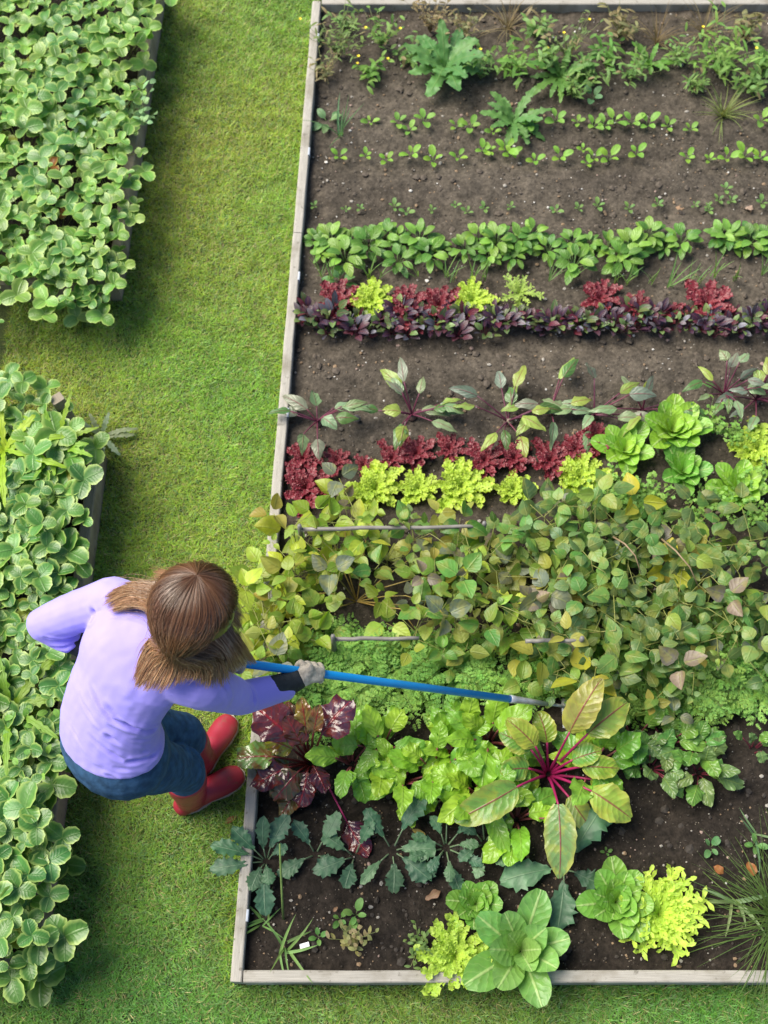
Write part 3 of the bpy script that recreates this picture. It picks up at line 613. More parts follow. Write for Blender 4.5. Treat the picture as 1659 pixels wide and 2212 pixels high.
# ---- onion sprouts below the spinach
sp = [make('onion_sprout', g_straps(r, 5, .15, .006, (1.05, 1.5), (.2, .36, .12), .45), 0, 0, cat='onion sprout') for _ in range(5)]
row('onion_sprout', 'onion sprout', sp, [(690, 595), (720, 600), (800, 590), (820, 595), (905, 590), (965, 590), (975, 600), (1025, 600), (1045, 595), (1190, 600), (1235, 598), (1330, 600), (1355, 605), (1410, 600), (1445, 610), (1485, 600), (1510, 605), (1545, 590), (1590, 600), (1655, 590)], .03,
    'thin onion sprout between the spinach and the red lettuces', 'onion sprouts of one row', r, (.8, 1.3))
one('weed', g_spin(r, 7, .055, (.07, .2, .06), (.12, .28, .08), .6, 'herb'), 735, 605, .03, 'green leafy weed behind the leftmost dark red lettuce', 'weed')
# ---- far lettuces
RED = dict(col=(.13, .018, .026), tip=(.22, .03, .045), mat='redlet', ruf=.11)
def g_redl(R, rad): return g_frisee(R, rad*1.1, 17, (.09, .012, .02), (.22, .026, .042), wl=.5, mat='redlet')
def g_liml(R, rad): return g_frisee(R, rad, 22, (.32, .5, .05), (.48, .64, .08), wl=.5)
for px, py, rad, lab in [(728, 645, .085, 'leftmost dark red lettuce of the far lettuce row'), (880, 655, .09, 'dark red lettuce just right of the left lime lettuce, far row'),
                         (950, 655, .09, 'dark red lettuce just left of the right lime lettuce, far row'), (1298, 640, .092, 'bright crimson lettuce standing right of the pale upright frisee, far row'),
                         (1378, 655, .06, 'small purple lettuce right of the crimson one, far row'), (1528, 655, .105, 'rightmost and widest dark red lettuce of the far row'), (1455, 668, .05, 'little red lettuce left of the widest red one, far row')]:
    one('red_lettuce', g_redl(r, rad*r.uniform(.95, 1.15)), px, py, .05, lab, 'lettuce')
for px, py, rad, lab in [(805, 645, .098, 'frilly lime lettuce at the left of the far lettuce row'), (1022, 645, .092, 'frilly lime lettuce in the middle of the far lettuce row')]:
    one('lime_lettuce', g_liml(r, rad*1.08), px, py, .05, lab, 'lettuce')
one('frisee_lettuce', g_frisee(r, .1, 16, (.26, .42, .07), (.4, .55, .13)), 1125, 620, .07, 'pale upright frisee right of the far lime lettuces', 'lettuce')
# ---- baby beet row
sp = [make('young_beet', g_babybeet(r, 11, .05), 0, 0, cat='young beet') for _ in range(8)]
pts = []
for k in range(74):
    x = 655+k*13.9; pts.append((x, (690 if k % 2 else 705)+r.uniform(-12, 14)))
row('young_beet', 'young beet', sp, pts, .03, 'dark purple young beet in the crowded seedling row', 'young beets of one crowded row', r, (.75, 1.25), 5)
# ---- grown beets
for px, py, n, lab in [(685, 905, 9, 'straggly beet at the left end of the beet row by the board'), (890, 890, 13, 'largest beet of the row with upright dark red stalks'),
                       (1098, 905, 10, 'beet with a bare round root showing, middle of the row'), (1285, 890, 8, 'beet with upright green leaves right of the bare root'), (1190, 880, 6, 'small beet leaning between the middle and right beets'),
                       (1390, 880, 6, 'sparse beet left of the big romaine head')]:
    one('beet_plant', g_beet(r, n+2, .108, .1, .125), px, py, .04, lab, 'beet')
# ---- near lettuces
for px, py, rad, lab in [(655, 985, .075, 'dark red lettuce in the corner by the left board, upper of two'), (660, 1050, .1, 'dark red lettuce by the left board, lower and wider of two'),
                         (728, 990, .055, 'thin reddish lettuce right of the corner pair'), (785, 1000, .04, 'tiny red lettuce above the left lime lettuce'), (848, 985, .075, 'dark red lettuce above the left lime lettuces, left of two touching'),
                         (900, 975, .075, 'dark red lettuce above the left lime lettuces, right of two touching'), (972, 965, .065, 'red lettuce with a green leaf crossing below it'),
                         (1048, 990, .08, 'round dark red lettuce above the big lime lettuce'), (1112, 985, .085, 'purplish red lettuce right of the round one'),
                         (1190, 990, .085, 'dark red lettuce left of the tall lime lettuce'), (1245, 965, .07, 'dark red lettuce touching the tall lime lettuce'), (1290, 940, .065, 'dark red lettuce next to the romaine heads')]:
    one('red_lettuce', g_redl(r, rad*r.uniform(.95, 1.2)), px, py, .05, lab, 'lettuce')
for px, py, rad, lab in [(812, 1050, .115, 'frilly lime lettuce at the left of the near lettuce row'), (905, 1048, .08, 'smaller frilly lime lettuce second from the left, near row'),
                         (998, 1045, .12, 'biggest frilly lime lettuce of the near row'), (1112, 1050, .075, 'pale green lettuce right of the biggest lime one'),
                         (1255, 1025, .11, 'tall frilly lime lettuce right of the red ones'), (1640, 965, .12, 'frilly lime lettuce at the right edge of the photo')]:
    one('lime_lettuce', g_liml(r, rad*1.08), px, py, .06, lab, 'lettuce')
LIM = dict(col=(.2, .42, .04), core=(.34, .55, .08))
one('romaine_lettuce', g_rom(r, .155, 22, wid=.62, open_=.62, **LIM), 1458, 915, .1, 'big upright romaine head, highest of the lettuces at right', 'lettuce')
one('romaine_lettuce', g_rom(r, .13, 18, wid=.6, open_=.8, **LIM), 1352, 965, .07, 'bright romaine left of the biggest head', 'lettuce')
one('romaine_lettuce', g_rom(r, .13, 16, (.12, .33, .05), (.22, .46, .07), wid=.6, open_=.7), 1478, 1010, .07, 'darker green romaine just below the biggest head', 'lettuce')
one('romaine_lettuce', g_rom(r, .14, 18, wid=.6, open_=.8, **LIM), 1600, 1045, .08, 'lime romaine at far right below the frilly lettuce', 'lettuce')
# parsley-like herbs around the romaines and mixed leaves at the right edge
sp = [make('parsley_plant', g_bushy(r, 70, .15, .1, .028, (.17, .33, .06), .9, 0, OAK, serr=.2), 0, 0, cat='parsley') for _ in range(4)]
row('parsley_plant', 'parsley', sp, [(1340, 1050), (1395, 1055), (1425, 1080), (1370, 1080), (1310, 1070), (1540, 905), (1530, 1075), (1580, 1090), (1640, 1100), (1500, 1110), (1590, 920), (1420, 1105), (1640, 1040)], .09,
    'light green curly herb growing between the romaine heads', 'curly herbs round the romaine heads', r, (.6, .85), 8)
for px, py, lab in [(1570, 840, 'greyish mixed-leaf beet at the right end of the beet row, left of two'), (1640, 850, 'greyish mixed-leaf beet at the right edge of the beet row')]:
    one('beet_plant', g_beet(r, 14, .085, .13, .1), px, py, .07, lab, 'beet')
# ---- beans: a tangled bank of big oval leaves
r = random.Random(91)
def beans(pts, label, group, cols, nproto, H, h):
    pro = [make('bean_plant', g_bean(r, *cols[i % len(cols)], H=H), 0, 0, cat='bean plant', label=label, group=group) for i in range(nproto)]
    for i, (x, y) in enumerate(pts): put(pro[i % nproto], x+r.uniform(-12, 12), y+r.uniform(-10, 10), h, SOIL, rz=r.uniform(0, 6.3), s=r.uniform(.85, 1.1))
YEL = [((.2, .32, .03), (.4, .44, .04)), ((.15, .29, .04), (.4, .42, .05)), ((.24, .36, .05), (.38, .34, .04))]
beans([(660, 1170), (705, 1150), (622, 1235), (605, 1300), (590, 1350), (620, 1385), (580, 1400), (640, 1350), (640, 1225), (750, 1135)],
      'yellowing bean plant spilling towards the board at the left end of the beans', 'yellowing bean plants by the board', YEL, 5, .24, .14)
MIX = [((.14, .25, .035), (.36, .4, .05)), ((.08, .19, .04), (.24, .31, .05)), ((.13, .21, .045), (.3, .27, .06))]
beans([(755, 1200), (830, 1195), (905, 1175), (980, 1180), (1055, 1190), (1130, 1180), (945, 1260), (1020, 1265), (1095, 1260), (905, 1340), (985, 1345), (1060, 1350), (1130, 1345), (1180, 1250)],
      'olive and yellow mottled bean plant in the middle of the bean bank', 'mottled bean plants in the middle of the bank', MIX, 9, .28, .17)
GRY = [((.075, .17, .04), (.18, .27, .06)), ((.08, .16, .055), (.2, .26, .07)), ((.07, .16, .04), (.27, .34, .06)), ((.1, .16, .07), (.15, .24, .06))]
beans([(x, y) for y in (1165, 1240, 1310, 1375) for x in range(1205, 1680, 80)]+[(x, 1435) for x in range(1190, 1500, 90)]+[(1250, 1110), (1180, 1125), (1330, 1120)],
      'dark grey-green bean plant in the right half of the bean bank', 'grey-green bean plants at the right', GRY, 11, .28, .17)
# bare rods held on little pegs
def rod(a, b, z, r_, label, pegs):
    pa, pb = P(*a, z), P(*b, z); o = empty('support_rod', tuple(pa)); tag(o, label, 'garden stick'); m = MB(); q = random.Random(4)
    n = 9; tube(m, [(pb-pa)*(i/n)+Vector((0, q.uniform(-.002, .002), q.uniform(-.002, .002))) for i in range(n+1)], .0085, .007, 8, (.19, .18, .165)); m.build('rod', M['stem'], o)
    for t in pegs:
        m = MB(); c = (pb-pa)*t; tube(m, [c+Vector((0, 0, -z+.03)), c+Vector((0, 0, 0)), c+Vector((0, 0, .035))], .0105, .008, 8, (.17, .165, .16)); m.build('peg', M['stem'], o)
rod((648, 1143), (1045, 1137), .345, 0, 'longer weathered grey rod lying across the left of the bean row on two pegs', (0, 1))
rod((720, 1380), (905, 1379), .33, 0, 'shorter grey rod with a peg above the feathery carrot tops', (0,))
rod((1135, 1384), (1255, 1384), .36, 0, 'grey rod half hidden under the bean leaves, right of centre', (1,))
def stalks(px, py, n, label, col, L=.3):
    m = MB(); q = random.Random(px)
    for k in range(n):
        a = q.uniform(0, 6.3); d = Vector((math.cos(a), math.sin(a), 0)); 
        tube(m, [Vector((0, 0, 0)), d*L*.35+Vector((0, 0, .1)), d*L*.75+Vector((q.uniform(-.04, .04), q.uniform(-.04, .04), .15)), d*L+Vector((q.uniform(-.05, .05), 0, .09))], .0028, .0015, 5, vary(col, q))
    o = one('dry_stalks', [('stalks', m, 'stem')], px, py, .05, label, 'stalks')
stalks(770, 1290, 12, 'tangle of bare yellow-brown bean stalks over dark soil behind the hoe', (.34, .25, .07))
def vine(pts, label):
    ps = [P(*p) for p in pts]; o = empty('dry_vine', tuple(ps[0])); tag(o, label, 'vine'); m = MB(); tube(m, [p-ps[0] for p in ps], .004, .002, 6, (.24, .17, .1)); m.build('vine', M['stem'], o)
vine([(1325, 1160, .33), (1350, 1175, .38), (1372, 1200, .38), (1385, 1240, .34)], 'arched brown bean vine at right, left of two')
vine([(1430, 1165, .33), (1460, 1190, .39), (1490, 1225, .39), (1510, 1270, .33)], 'arched brown bean vine at right, right of two')
# ---- carrots
r = random.Random(17)
sp = [make('carrot_plant', g_carrot(r), 0, 0, cat='carrot plant') for _ in range(5)]
pts = [(700, 1385), (650, 1440), (1100, 1440), (1150, 1465), (965, 1440), (1010, 1455), (760, 1400), (815, 1410), (735, 1445), (790, 1450), (690, 1500), (740, 1510), (650, 1490), (840, 1440), (870, 1465), (910, 1455), (880, 1425), (960, 1470), (560, 1450),
       (1210, 1425)]
pts += [(x, 1440+r.uniform(-12, 14)) for x in range(1230, 1680, 42)]+[(x, 1478+r.uniform(-10, 10)) for x in range(1290, 1660, 58)]+[(1590, 1400), (1650, 1385), (1250, 1460)]
row('carrot_plant', 'carrot plant', sp, pts, .08, 'feathery green carrot top in the carrot row in front of the beans', 'carrot tops of one row', r, (.6, .95), 6)
# ---- chard row
r = random.Random(23)
DR = (.055, .014, .024); YG = (.2, .32, .03); GR = (.12, .27, .045)
red = [(140, .14, .24, .2, .16, .5, .8, (.08, .022, .035)), (50, .12, .25, .19, .16, .6, .9, (.07, .022, .045)), (95, .1, .24, .16, .08, .9, .8, (.22, .17, .03)), (72, .1, .26, .13, .06, .9, .7, (.2, .12, .03)), (112, .12, .24, .14, .07, .8, .7, (.12, .07, .03)),
       (178, .2, .12, .17, .11, .2, .6, (.16, .3, .07)), (205, .13, .12, .17, .11, .2, .7, DR), (232, .1, .12, .16, .11, .2, .7, (.1, .08, .03)), (262, .08, .1, .15, .1, .1, .7, DR), (190, .12, .07, .15, .1, .2, .6, (.12, .14, .04)),
       (158, .1, .16, .13, .09, .5, .7, (.36, .34, .02)), (125, .06, .2, .16, .09, 1, .7, (.13, .03, .02)), (245, .16, .06, .14, .09, .1, .6, (.15, .12, .04)), (300, .06, .12, .12, .08, .3, .6, DR)]
one('red_chard', g_stalked(r, red, 'redchard', (.13, .012, .014), .0055), 668, 1638, .1, 'dark red and purple chard leaning over the left board near the boots', 'chard', s=.88)
cen = [(62, .14, .28, .27, .13, .9, 1.0, (.22, .24, .06)), (38, .2, .26, .22, .14, .5, .9, (.2, .3, .05)), (138, .12, .2, .17, .1, .7, .9, (.28, .34, .04)), (212, .22, .2, .3, .14, .2, .7, (.17, .3, .06)),
       (272, .2, .2, .3, .13, .1, .7, (.18, .28, .09)), (325, .22, .16, .2, .15, .2, .8, (.24, .4, .06)), (355, .14, .18, .16, .1, .3, .8, YG), (150, .13, .2, .15, .1, .5, .8, GR), (300, .16, .1, .18, .1, .1, .6, (.26, .33, .1)), (15, .1, .16, .13, .1, .7, .9, GR), (185, .12, .14, .13, .1, .6, .8, GR), (100, .12, .14, .14, .1, .6, .9, YG), (345, .2, .1, .15, .11, .2, .7, YG)]
one('rainbow_chard', g_stalked(r, cen, 'chard', (.3, .012, .09), .0055), 1192, 1658, .12, 'big central chard with magenta stalks and yellow-edged leaves', 'chard')
def gch(n, L, H, reach, cols): return [(k*137+r.uniform(-30, 30), reach*r.uniform(.3, 1.0), H*r.uniform(.35, .95), L*r.uniform(.6, 1.1), L*.66*r.uniform(.7, 1.1), r.uniform(.1, 1.2), r.uniform(.6, 1), r.choice(cols)) for k in range(n)]
G1 = [(.24, .48, .04), (.33, .56, .05), (.18, .4, .05)]
for px, py, n, L, lab in [(760, 1620, 8, .11, 'bright green chard just right of the dark red one'), (825, 1590, 9, .13, 'upright bright green chard with a tall folded leaf'), (870, 1660, 8, .11, 'bright green chard nearest the kale, left of centre'),
                          (940, 1640, 7, .12, 'green chard with a red midrib left of the centre'), (985, 1590, 9, .14, 'green chard with a rounded glossy leaf behind the centre'), (1040, 1690, 9, .15, 'wide pale green chard leaf clump left of the central chard'),
                          (1060, 1570, 9, .15, 'large-leaved green chard below the tip of the hoe'), (1280, 1630, 8, .13, 'lime green chard tucked against the right of the central one'), (1120, 1740, 7, .14, 'low green chard leaf under the big yellow-edged leaf')]:
    one('green_chard', g_stalked(r, gch(n+4, L, .14, .09, G1), 'greenchard', (.22, .06, .06), .0045), px, py+22, .08, lab, 'chard')
for px, py, lab in [(1375, 1590, 'dusky leaved beet right of the central chard'), (1440, 1600, 'round-leaved green beet second from the right of the near row'), (1505, 1610, 'green and red tinged beet near the right end'),
                    (1415, 1650, 'low green beet leaf clump in front of the others at right'), (1520, 1660, 'red-edged beet spreading over the soil at right'), (1640, 1610, 'reddish small beet cut by the right edge of the photo')]:
    one('beet_plant', g_stalked(r, gch(9 if px < 1600 else 5, .1 if px < 1600 else .07, .1, .07, [(.14, .3, .05), (.1, .25, .05), (.13, .22, .07)]), 'greenchard', (.18, .03, .05), .003), px, py, .08, lab, 'beet')
# fallen red stalk leaf
one('chard_leaf', g_stalked(r, [(-62, .3, .03, .15, .09, .0, .1, (.05, .012, .03))], 'redchard', (.3, .012, .1), .004), 690, 1660, .02, 'long magenta stalk with a dark purple leaf lying on the soil below the red chard', 'chard leaf')
# ---- kale
KA = (.06, .15, .07); KB = (.095, .2, .1)
def kale(ls): return g_stalked(r, [(a, re*.72, h*.6, L*.98, W*.98, e, b*.9, r.choice([KA, KB, (.055, .13, .07)])) for a, re, h, L, W, e, b in ls], 'kale', (.16, .24, .13), .003)
one('kale_plant', kale([(165, .1, .12, .16, .07, .4, .8), (192, .1, .1, .16, .075, .3, .8), (140, .08, .13, .13, .07, .5, .7), (62, .07, .16, .15, .08, .6, .8), (95, .05, .17, .15, .06, .9, .7), (270, .08, .1, .17, .08, .1, .6), (245, .05, .1, .1, .07, .3, .6), (30, .05, .12, .07, .05, .4, .6), (285, .04, .12, .08, .06, .3, .6)]),
    570, 1852, .1, 'leftmost kale, long blue-green leaves hanging over the board', 'kale', s=.86)
one('kale_plant', kale([(125, .05, .08, .1, .055, .5, .8), (55, .06, .09, .12, .065, .5, .8), (210, .06, .06, .11, .06, .2, .6), (330, .03, .05, .05, .045, .2, .6)]), 680, 1840, .06, 'kale with four paddle leaves, second from left', 'kale')
one('kale_plant', kale([(205, .05, .07, .12, .075, .3, .7), (150, .05, .08, .1, .06, .4, .7), (255, .04, .06, .09, .06, .2, .6), (60, .06, .1, .1, .05, .7, .6)]), 765, 1845, .06, 'kale with wide overlapping round leaves, third from left', 'kale')
one('kale_plant', kale([(60, .1, .14, .14, .08, .6, 1.1), (130, .07, .12, .12, .06, .6, .7), (0, .05, .09, .12, .09, .3, .7), (320, .07, .08, .12, .08, .2, .6), (275, .07, .06, .1, .07, .2, .6), (225, .08, .07, .11, .04, .3, .7)]), 848, 1830, .08, 'kale with one arching pale leaf, left of the finely divided one', 'kale')
one('kale_plant', kale([(k*40+r.uniform(-10, 10), .06+.04*(k % 3)/2, .1, .075, .04, .5, .7) for k in range(9)]+[(235, .07, .06, .1, .055, .2, .6), (285, .1, .03, .09, .055, .1, .4)]), 965, 1825, .07, 'kale of many small narrow leaves in the middle', 'kale')
one('kale_plant', kale([(k*51+r.uniform(-10, 10), .05+.04*(k % 3)/2, .1, .075, .045, .5, .7) for k in range(7)]), 1050, 1815, .07, 'small bluish kale right beside the middle one', 'kale')
one('kale_plant', kale([(58, .06, .1, .19, .1, .4, .7), (188, .06, .06, .16, .09, .2, .6), (262, .06, .05, .14, .09, .1, .5), (330, .04, .06, .09, .06, .2, .6), (110, .05, .1, .08, .05, .6, .6)]), 1222, 1872, .05, 'rightmost kale with crinkled leaves spread in a cross', 'kale', s=1.18)
# ---- near salads
r = random.Random(29)
one('romaine_lettuce', g_rom(r, .1, 18, (.14, .34, .05), (.25, .45, .08), wid=.75, open_=.7), 1030, 1950, .06, 'small round green lettuce behind the big cos lettuce', 'lettuce')
one('romaine_lettuce', g_rom(r, .225, 13, (.14, .34, .075), (.24, .44, .12), wid=.56, each=True, open_=.82), 1128, 2052, .08, 'big open cos lettuce with long pale-ribbed leaves hanging over the near board', 'lettuce')
one('lime_lettuce', g_frisee(r, .15, 22, (.3, .5, .05), (.46, .64, .09), wl=.42), 985, 2065, .07, 'frilly lime lettuce spilling over the near board', 'lettuce')
one('romaine_lettuce', g_rom(r, .15, 20, (.16, .36, .05), (.22, .42, .07), wid=.66, open_=.8), 1335, 1945, .07, 'green butterhead partly behind the lime frisee at lower right', 'lettuce')
one('frisee_lettuce', g_frisee(r, .17, 46), 1428, 1972, .07, 'large spiky lime frisee at lower right', 'lettuce')
one('chive_clump', g_straps(r, 230, .4, .0035, (.1, 1.2), (.1, .18, .04), .9, spread=.05), 1690, 1985, .04, 'grassy clump of thin green chives at the lower right edge', 'chives')
one('leek_plant', g_straps(r, 7, .17, .014, (.2, 1.1), (.22, .32, .14), .9), 1590, 1945, .04, 'pale leek with a few flat leaves left of the chives', 'leek')
one('leek_plant', g_straps(r, 4, .16, .009, (.3, .9), (.12, .22, .1), .5), 1635, 1800, .04, 'thin slanting leek above the chives', 'leek')
one('onion_plant', g_straps(r, 9, .17, .009, (.3, 1.2), (.18, .32, .09), .9, spread=.02), 612, 2050, .05, 'sprawling green onion in the near left corner', 'onion')
one('onion_plant', g_straps(r, 8, .13, .008, (.1, .8), (.15, .3, .07), .7, spread=.02), 570, 1990, .04, 'low leafy onion against the left board under the hanging kale leaf', 'onion')
m = MB(); tube(m, [(0, 0, 0), (.003, .07, .14), (.006, .16, .29), (.008, .2, .36)], .0042, .003, 6, (.2, .3, .08)); one('onion_stalk', [('stalk', m, 'stem')], 612, 1985, .0, 'single tall bare green onion stalk in front of the kale', 'onion')
for px, py, lab in [(688, 2025, 'small three-leaved clover weed by the white tag'), (735, 1985, 'tiny round-leaved weed right of the clover')]:
    one('clover_weed', g_seed(r, .03, 4, (.1, .24, .05)), px, py, .01, lab, 'weed')
one('weed', g_bushy(r, 46, .09, .07, .022, (.22, .22, .08), .7, 0, dry=.3), 760, 2030, .04, 'small weed with yellow and russet leaves near the front board', 'weed')
one('weed', g_seed(r, .045, 5, (.13, .26, .06)), 768, 1975, .03, 'round green weed just above the russet one', 'weed')
one('weed', g_bushy(r, 50, .07, .06, .02, (.12, .2, .05), .6), 905, 2045, .03, 'little feathery weed left of the frilly lime lettuce', 'weed')
one('weed', g_seed(r, .035, 5, (.08, .2, .07)), 1535, 1830, .02, 'low green clover-like weed on the bare soil at right, left of two', 'weed')
one('weed', g_seed(r, .035, 6, (.1, .24, .06)), 1630, 1825, .02, 'low green clover-like weed on the bare soil at right, right of two', 'weed')
one('weed', g_seed(r, .018, 5, (.1, .22, .05)), 1310, 1840, .01, 'tiny weed sprouting above the butterhead', 'weed')
# ---- fallen leaves, tag, stones
def dead(px, py, L, W, col, label, z=SOIL, prof=OAK, yaw=None):
    q = random.Random(int(px)); m = MB(); leaf(m, (-L/2, 0, .008), 0, L, W, prof, q, e0=.25, bend=.5, cup=.4, ruf=.08, rf=2, n=8, m=2, col=col); o = m.build('fallen_leaf', M['herb'])
    p = P(px, py, z); o.location = (p.x, p.y, z+.006); o.rotation_euler = (0, 0, yaw if yaw is not None else q.uniform(0, 6.3)); tag(o, label, 'fallen leaf')
dead(1150*.8+15, 1935, .06, .035, (.28, .16, .1), 'pinkish brown lobed leaf lying on bare soil in front of the kale', yaw=.5)
dead(965, 1735, .07, .025, (.38, .28, .12), 'tan curled leaf lying between the green chard and the kale', prof=SPIN, yaw=1.9)
dead(1550, 1895*1.0-15, .04, .03, (.34, .13, .04), 'orange brown leaf right of the butterhead', prof=SPIN)
dead(1620, 1878, .05, .035, (.36, .14, .04), 'orange brown leaf at the right edge above the chives', prof=SPIN)
dead(905, 1800, .05, .02, (.4, .3, .06), 'yellow leaf at the foot of the kale', prof=SPIN)
dead(500, 1772, .05, .02, (.26, .1, .04), 'brown leaf on the lawn beside the board below the boots', 0, SPIN, .5)
dead(725, 1965, .02, .012, (.3, .17, .1), 'tiny brown leaf scrap near the round green weed', prof=SPIN)
dead(1465, 455, .03, .022, (.4, .25, .16), 'pale brown leaf beyond the spinach at right')
dead(1617, 455, .035, .03, (.42, .3, .24), 'pinkish leaf near the right edge beyond the spinach')
dead(1120, 1735, .05, .03, (.2, .12, .09), 'dark brown leaf under the central chard')
m = MB(); beam(m, (0, 0, .006), (.032, .008, .012), .016, .0025, n=3); o = m.build('plant_tag', flatmat('white_tag', (.7, .72, .75), .4), smooth=False); p = P(648, 2045, SOIL+.012); o.location = p
tag(o, 'small white blank plastic plant tag lying in the near left corner', 'plant tag')
for px, py, s, c, lab in [(1100, 912, .03, (.2, .16, .13), 'round grey-brown clod beside the bare beet root'), (770, 905, .028, (.2, .17, .16), 'flat greyish stone near the left beet'), (725, 928, .0, 0, '')]:
    if s:
        m = MB(); q = random.Random(px); tube(m, [(0, 0, -.3*s+i*.2*s) for i in range(6)], [x*s*.6 for x in (.5, .9, 1, .95, .7, .3)], None, 9, c); o = m.build('stone', M['stone']); p = P(px, py, SOIL+.01); o.location = p; tag(o, lab, 'stone')
# ---------------------------------------------------------------- the woman
def fabric(name, col, rough, folds, bs, noise_s=9, spec=.3, weave=900):
    m, t, b = new_mat(name); a = noise_n(t, noise_s, 3); w_ = noise_n(t, weave, 2)
    t.links.new(mixc(t, ramp(t, a, .35, .7), tuple(x*(.9 if col[2] > .5 else .55) for x in col), col), b.inputs['Base Color'])
    b.inputs['Roughness'].default_value = rough; b.inputs['Specular IOR Level'].default_value = spec
    bump(t, b, math_(t, 'ADD', math_(t, 'MULTIPLY', noise_n(t, folds, 2), 1.0), math_(t, 'MULTIPLY', w_, .05)), bs, .02); return m
M['shirt'] = fabric('lavender_jersey', (.36, .31, .9), .85, 11, .22)
b_ = M['shirt'].node_tree.nodes['Principled BSDF']; b_.inputs['Sheen Weight'].default_value = .25; b_.inputs['Sheen Tint'].default_value = (.9, .88, 1, 1)
M['jeans'] = fabric('blue_denim', (.04, .105, .215), .85, 22, .35, 34, .2, 300)
M['boot'] = fabric('red_rubber', (.42, .028, .055), .42, 7, .12, 5, .5, 30)
_t = M['boot'].node_tree; _b = _t.nodes['Principled BSDF']; _c = _b.inputs['Base Color'].links[0].from_socket
_mf = math_(_t, 'MULTIPLY', ramp(_t, noise_n(_t, 28, 6, rough=.7), .55, .7), .55)
_t.links.new(mixc(_t, _mf, _c, (.14, .09, .05)), _b.inputs['Base Color']); _t.links.new(math_(_t, 'MULTIPLY_ADD', _mf, .7, .42), _b.inputs['Roughness'])
M['glove'] = fabric('cream_leather', (.66, .58, .46), .8, 45, .4, 60)
M['cuff'] = fabric('dark_glove_cuff', (.03, .036, .04), .7, 40, .4, 30)
M['skin'] = flatmat('skin', (.55, .32, .23), .5, .05, 30, .1)
def ringloft(mb, keys, seg=20, sub=5, capf=.8):
    """keys: (centre, side radius, depth radius, side axis) -> smooth closed tube with round caps"""
    K = [(Vector(c), a, b, Vector(s).normalized()) for c, a, b, s in keys]
    def cr(p0, p1, p2, p3, t): return .5*((2*p1)+(p2-p0)*t+(2*p0-5*p1+4*p2-p3)*t*t+(3*p1-p0-3*p2+p3)*t**3)
    st = []
    for i in range(len(K)-1):
        k0, k1, k2, k3 = K[max(i-1, 0)], K[i], K[i+1], K[min(i+2, len(K)-1)]
        for j in range(sub+(1 if i == len(K)-2 else 0)):
            t = j/sub; st.append((cr(k0[0], k1[0], k2[0], k3[0], t), cr(k0[1], k1[1], k2[1], k3[1], t), cr(k0[2], k1[2], k2[2], k3[2], t), k1[3].lerp(k2[3], t)))
    rings = []
    for i, (c, a, b, s) in enumerate(st):
        d = (st[min(i+1, len(st)-1)][0]-st[max(i-1, 0)][0]).normalized(); s = (s-d*s.dot(d)).normalized(); u = d.cross(s); rings.append((c, a, b, s, u, d))
    def cap(r, sg):
        c, a, b, s, u, d = r; o = []
        for q in (.35, .65, .88, .985): o.append((c+d*sg*min(a, b)*capf*q, a*math.sqrt(1-q*q), b*math.sqrt(1-q*q), s, u, d))
        return o
    R_ = cap(rings[0], -1)[::-1]+rings+cap(rings[-1], 1); b0 = len(mb.v)
    for c, a, b, s, u, d in R_:
        for k in range(seg): th = 2*PI*k/seg; mb.v.append(tuple(c+s*(a*math.cos(th))+u*(b*math.sin(th))))
    for i in range(len(R_)-1):
        for k in range(seg): p = b0+i*seg+k; q = b0+i*seg+(k+1) % seg; mb.f.append((p, q, q+seg, p+seg))
    mb.f.append(tuple(range(b0+seg-1, b0-1, -1))); mb.f.append(tuple(b0+(len(R_)-1)*seg+k for k in range(seg)))
def merged(name, mb, mat, parent, vox=.008, it=6, folds=None, shrink=0):
    """fuse the overlapping pieces into one continuous skin"""
    o = mb.build('tmp', mat); rm = o.modifiers.new('r', 'REMESH'); rm.mode = 'VOXEL'; rm.voxel_size = vox
    sm = o.modifiers.new('s', 'SMOOTH'); sm.iterations = it; sm.factor = .5
    dg = bpy.context.evaluated_depsgraph_get(); me = bpy.data.meshes.new_from_object(o.evaluated_get(dg)); bpy.data.objects.remove(o)
    me.name = name; n = len(me.vertices); co = np.zeros(n*3, np.float32); me.vertices.foreach_get('co', co); co = co.reshape(-1, 3).astype(np.float64)
    no = np.zeros(n*3, np.float32); me.vertices.foreach_get('normal', no); no = no.reshape(-1, 3)
    if folds:
        dsp = np.zeros(n)
        for pts, wd, amp in folds:      # each fold is a soft groove (amp<0) or ridge along a polyline
            best = np.full(n, 9.); tt = np.zeros(n)
            for i in range(len(pts)-1):
                a, b = np.array(pts[i]), np.array(pts[i+1]); ab = b-a; t = np.clip(((co-a)@ab)/(ab@ab), 0, 1)
                d = np.linalg.norm(co-(a+t[:, None]*ab), axis=1); m_ = d < best; best[m_] = d[m_]; tt[m_] = (i+t[m_])/(len(pts)-1)
            env = np.sin(np.clip(tt, .02, .98)*PI)**.6
            dsp += 1.15*amp*env*(np.exp(-(best/wd)**2)-.55*np.exp(-((best-wd*1.9)/wd)**2))
        co += no*dsp[:, None]
    if mat is M['shirt'] or mat is M['jeans']:
        w_ = np.array([noise.noise(Vector((p[0]*13, p[1]*13, p[2]*13)))*.0008+noise.noise(Vector((p[0]*34+5, p[1]*34, p[2]*34)))*.0013 for p in co]); co += no*w_[:, None]
    me.vertices.foreach_set('co', co.astype(np.float32).ravel()); me.materials.clear(); me.materials.append(mat)
    me.polygons.foreach_set('use_smooth', [True]*len(me.polygons)); me.update()
    o = bpy.data.objects.new(name, me); COL.objects.link(o)
    if parent: o.parent = parent; o.matrix_parent_inverse = parent.matrix_world.inverted() if False else Matrix.Translation(-parent.location)
    return o
X = lambda px, py, z: P(px, py, z)
RH, LH = X(286, 1650, .86), X(204, 1562, .86)         # hips
HIPC = (RH+LH)/2
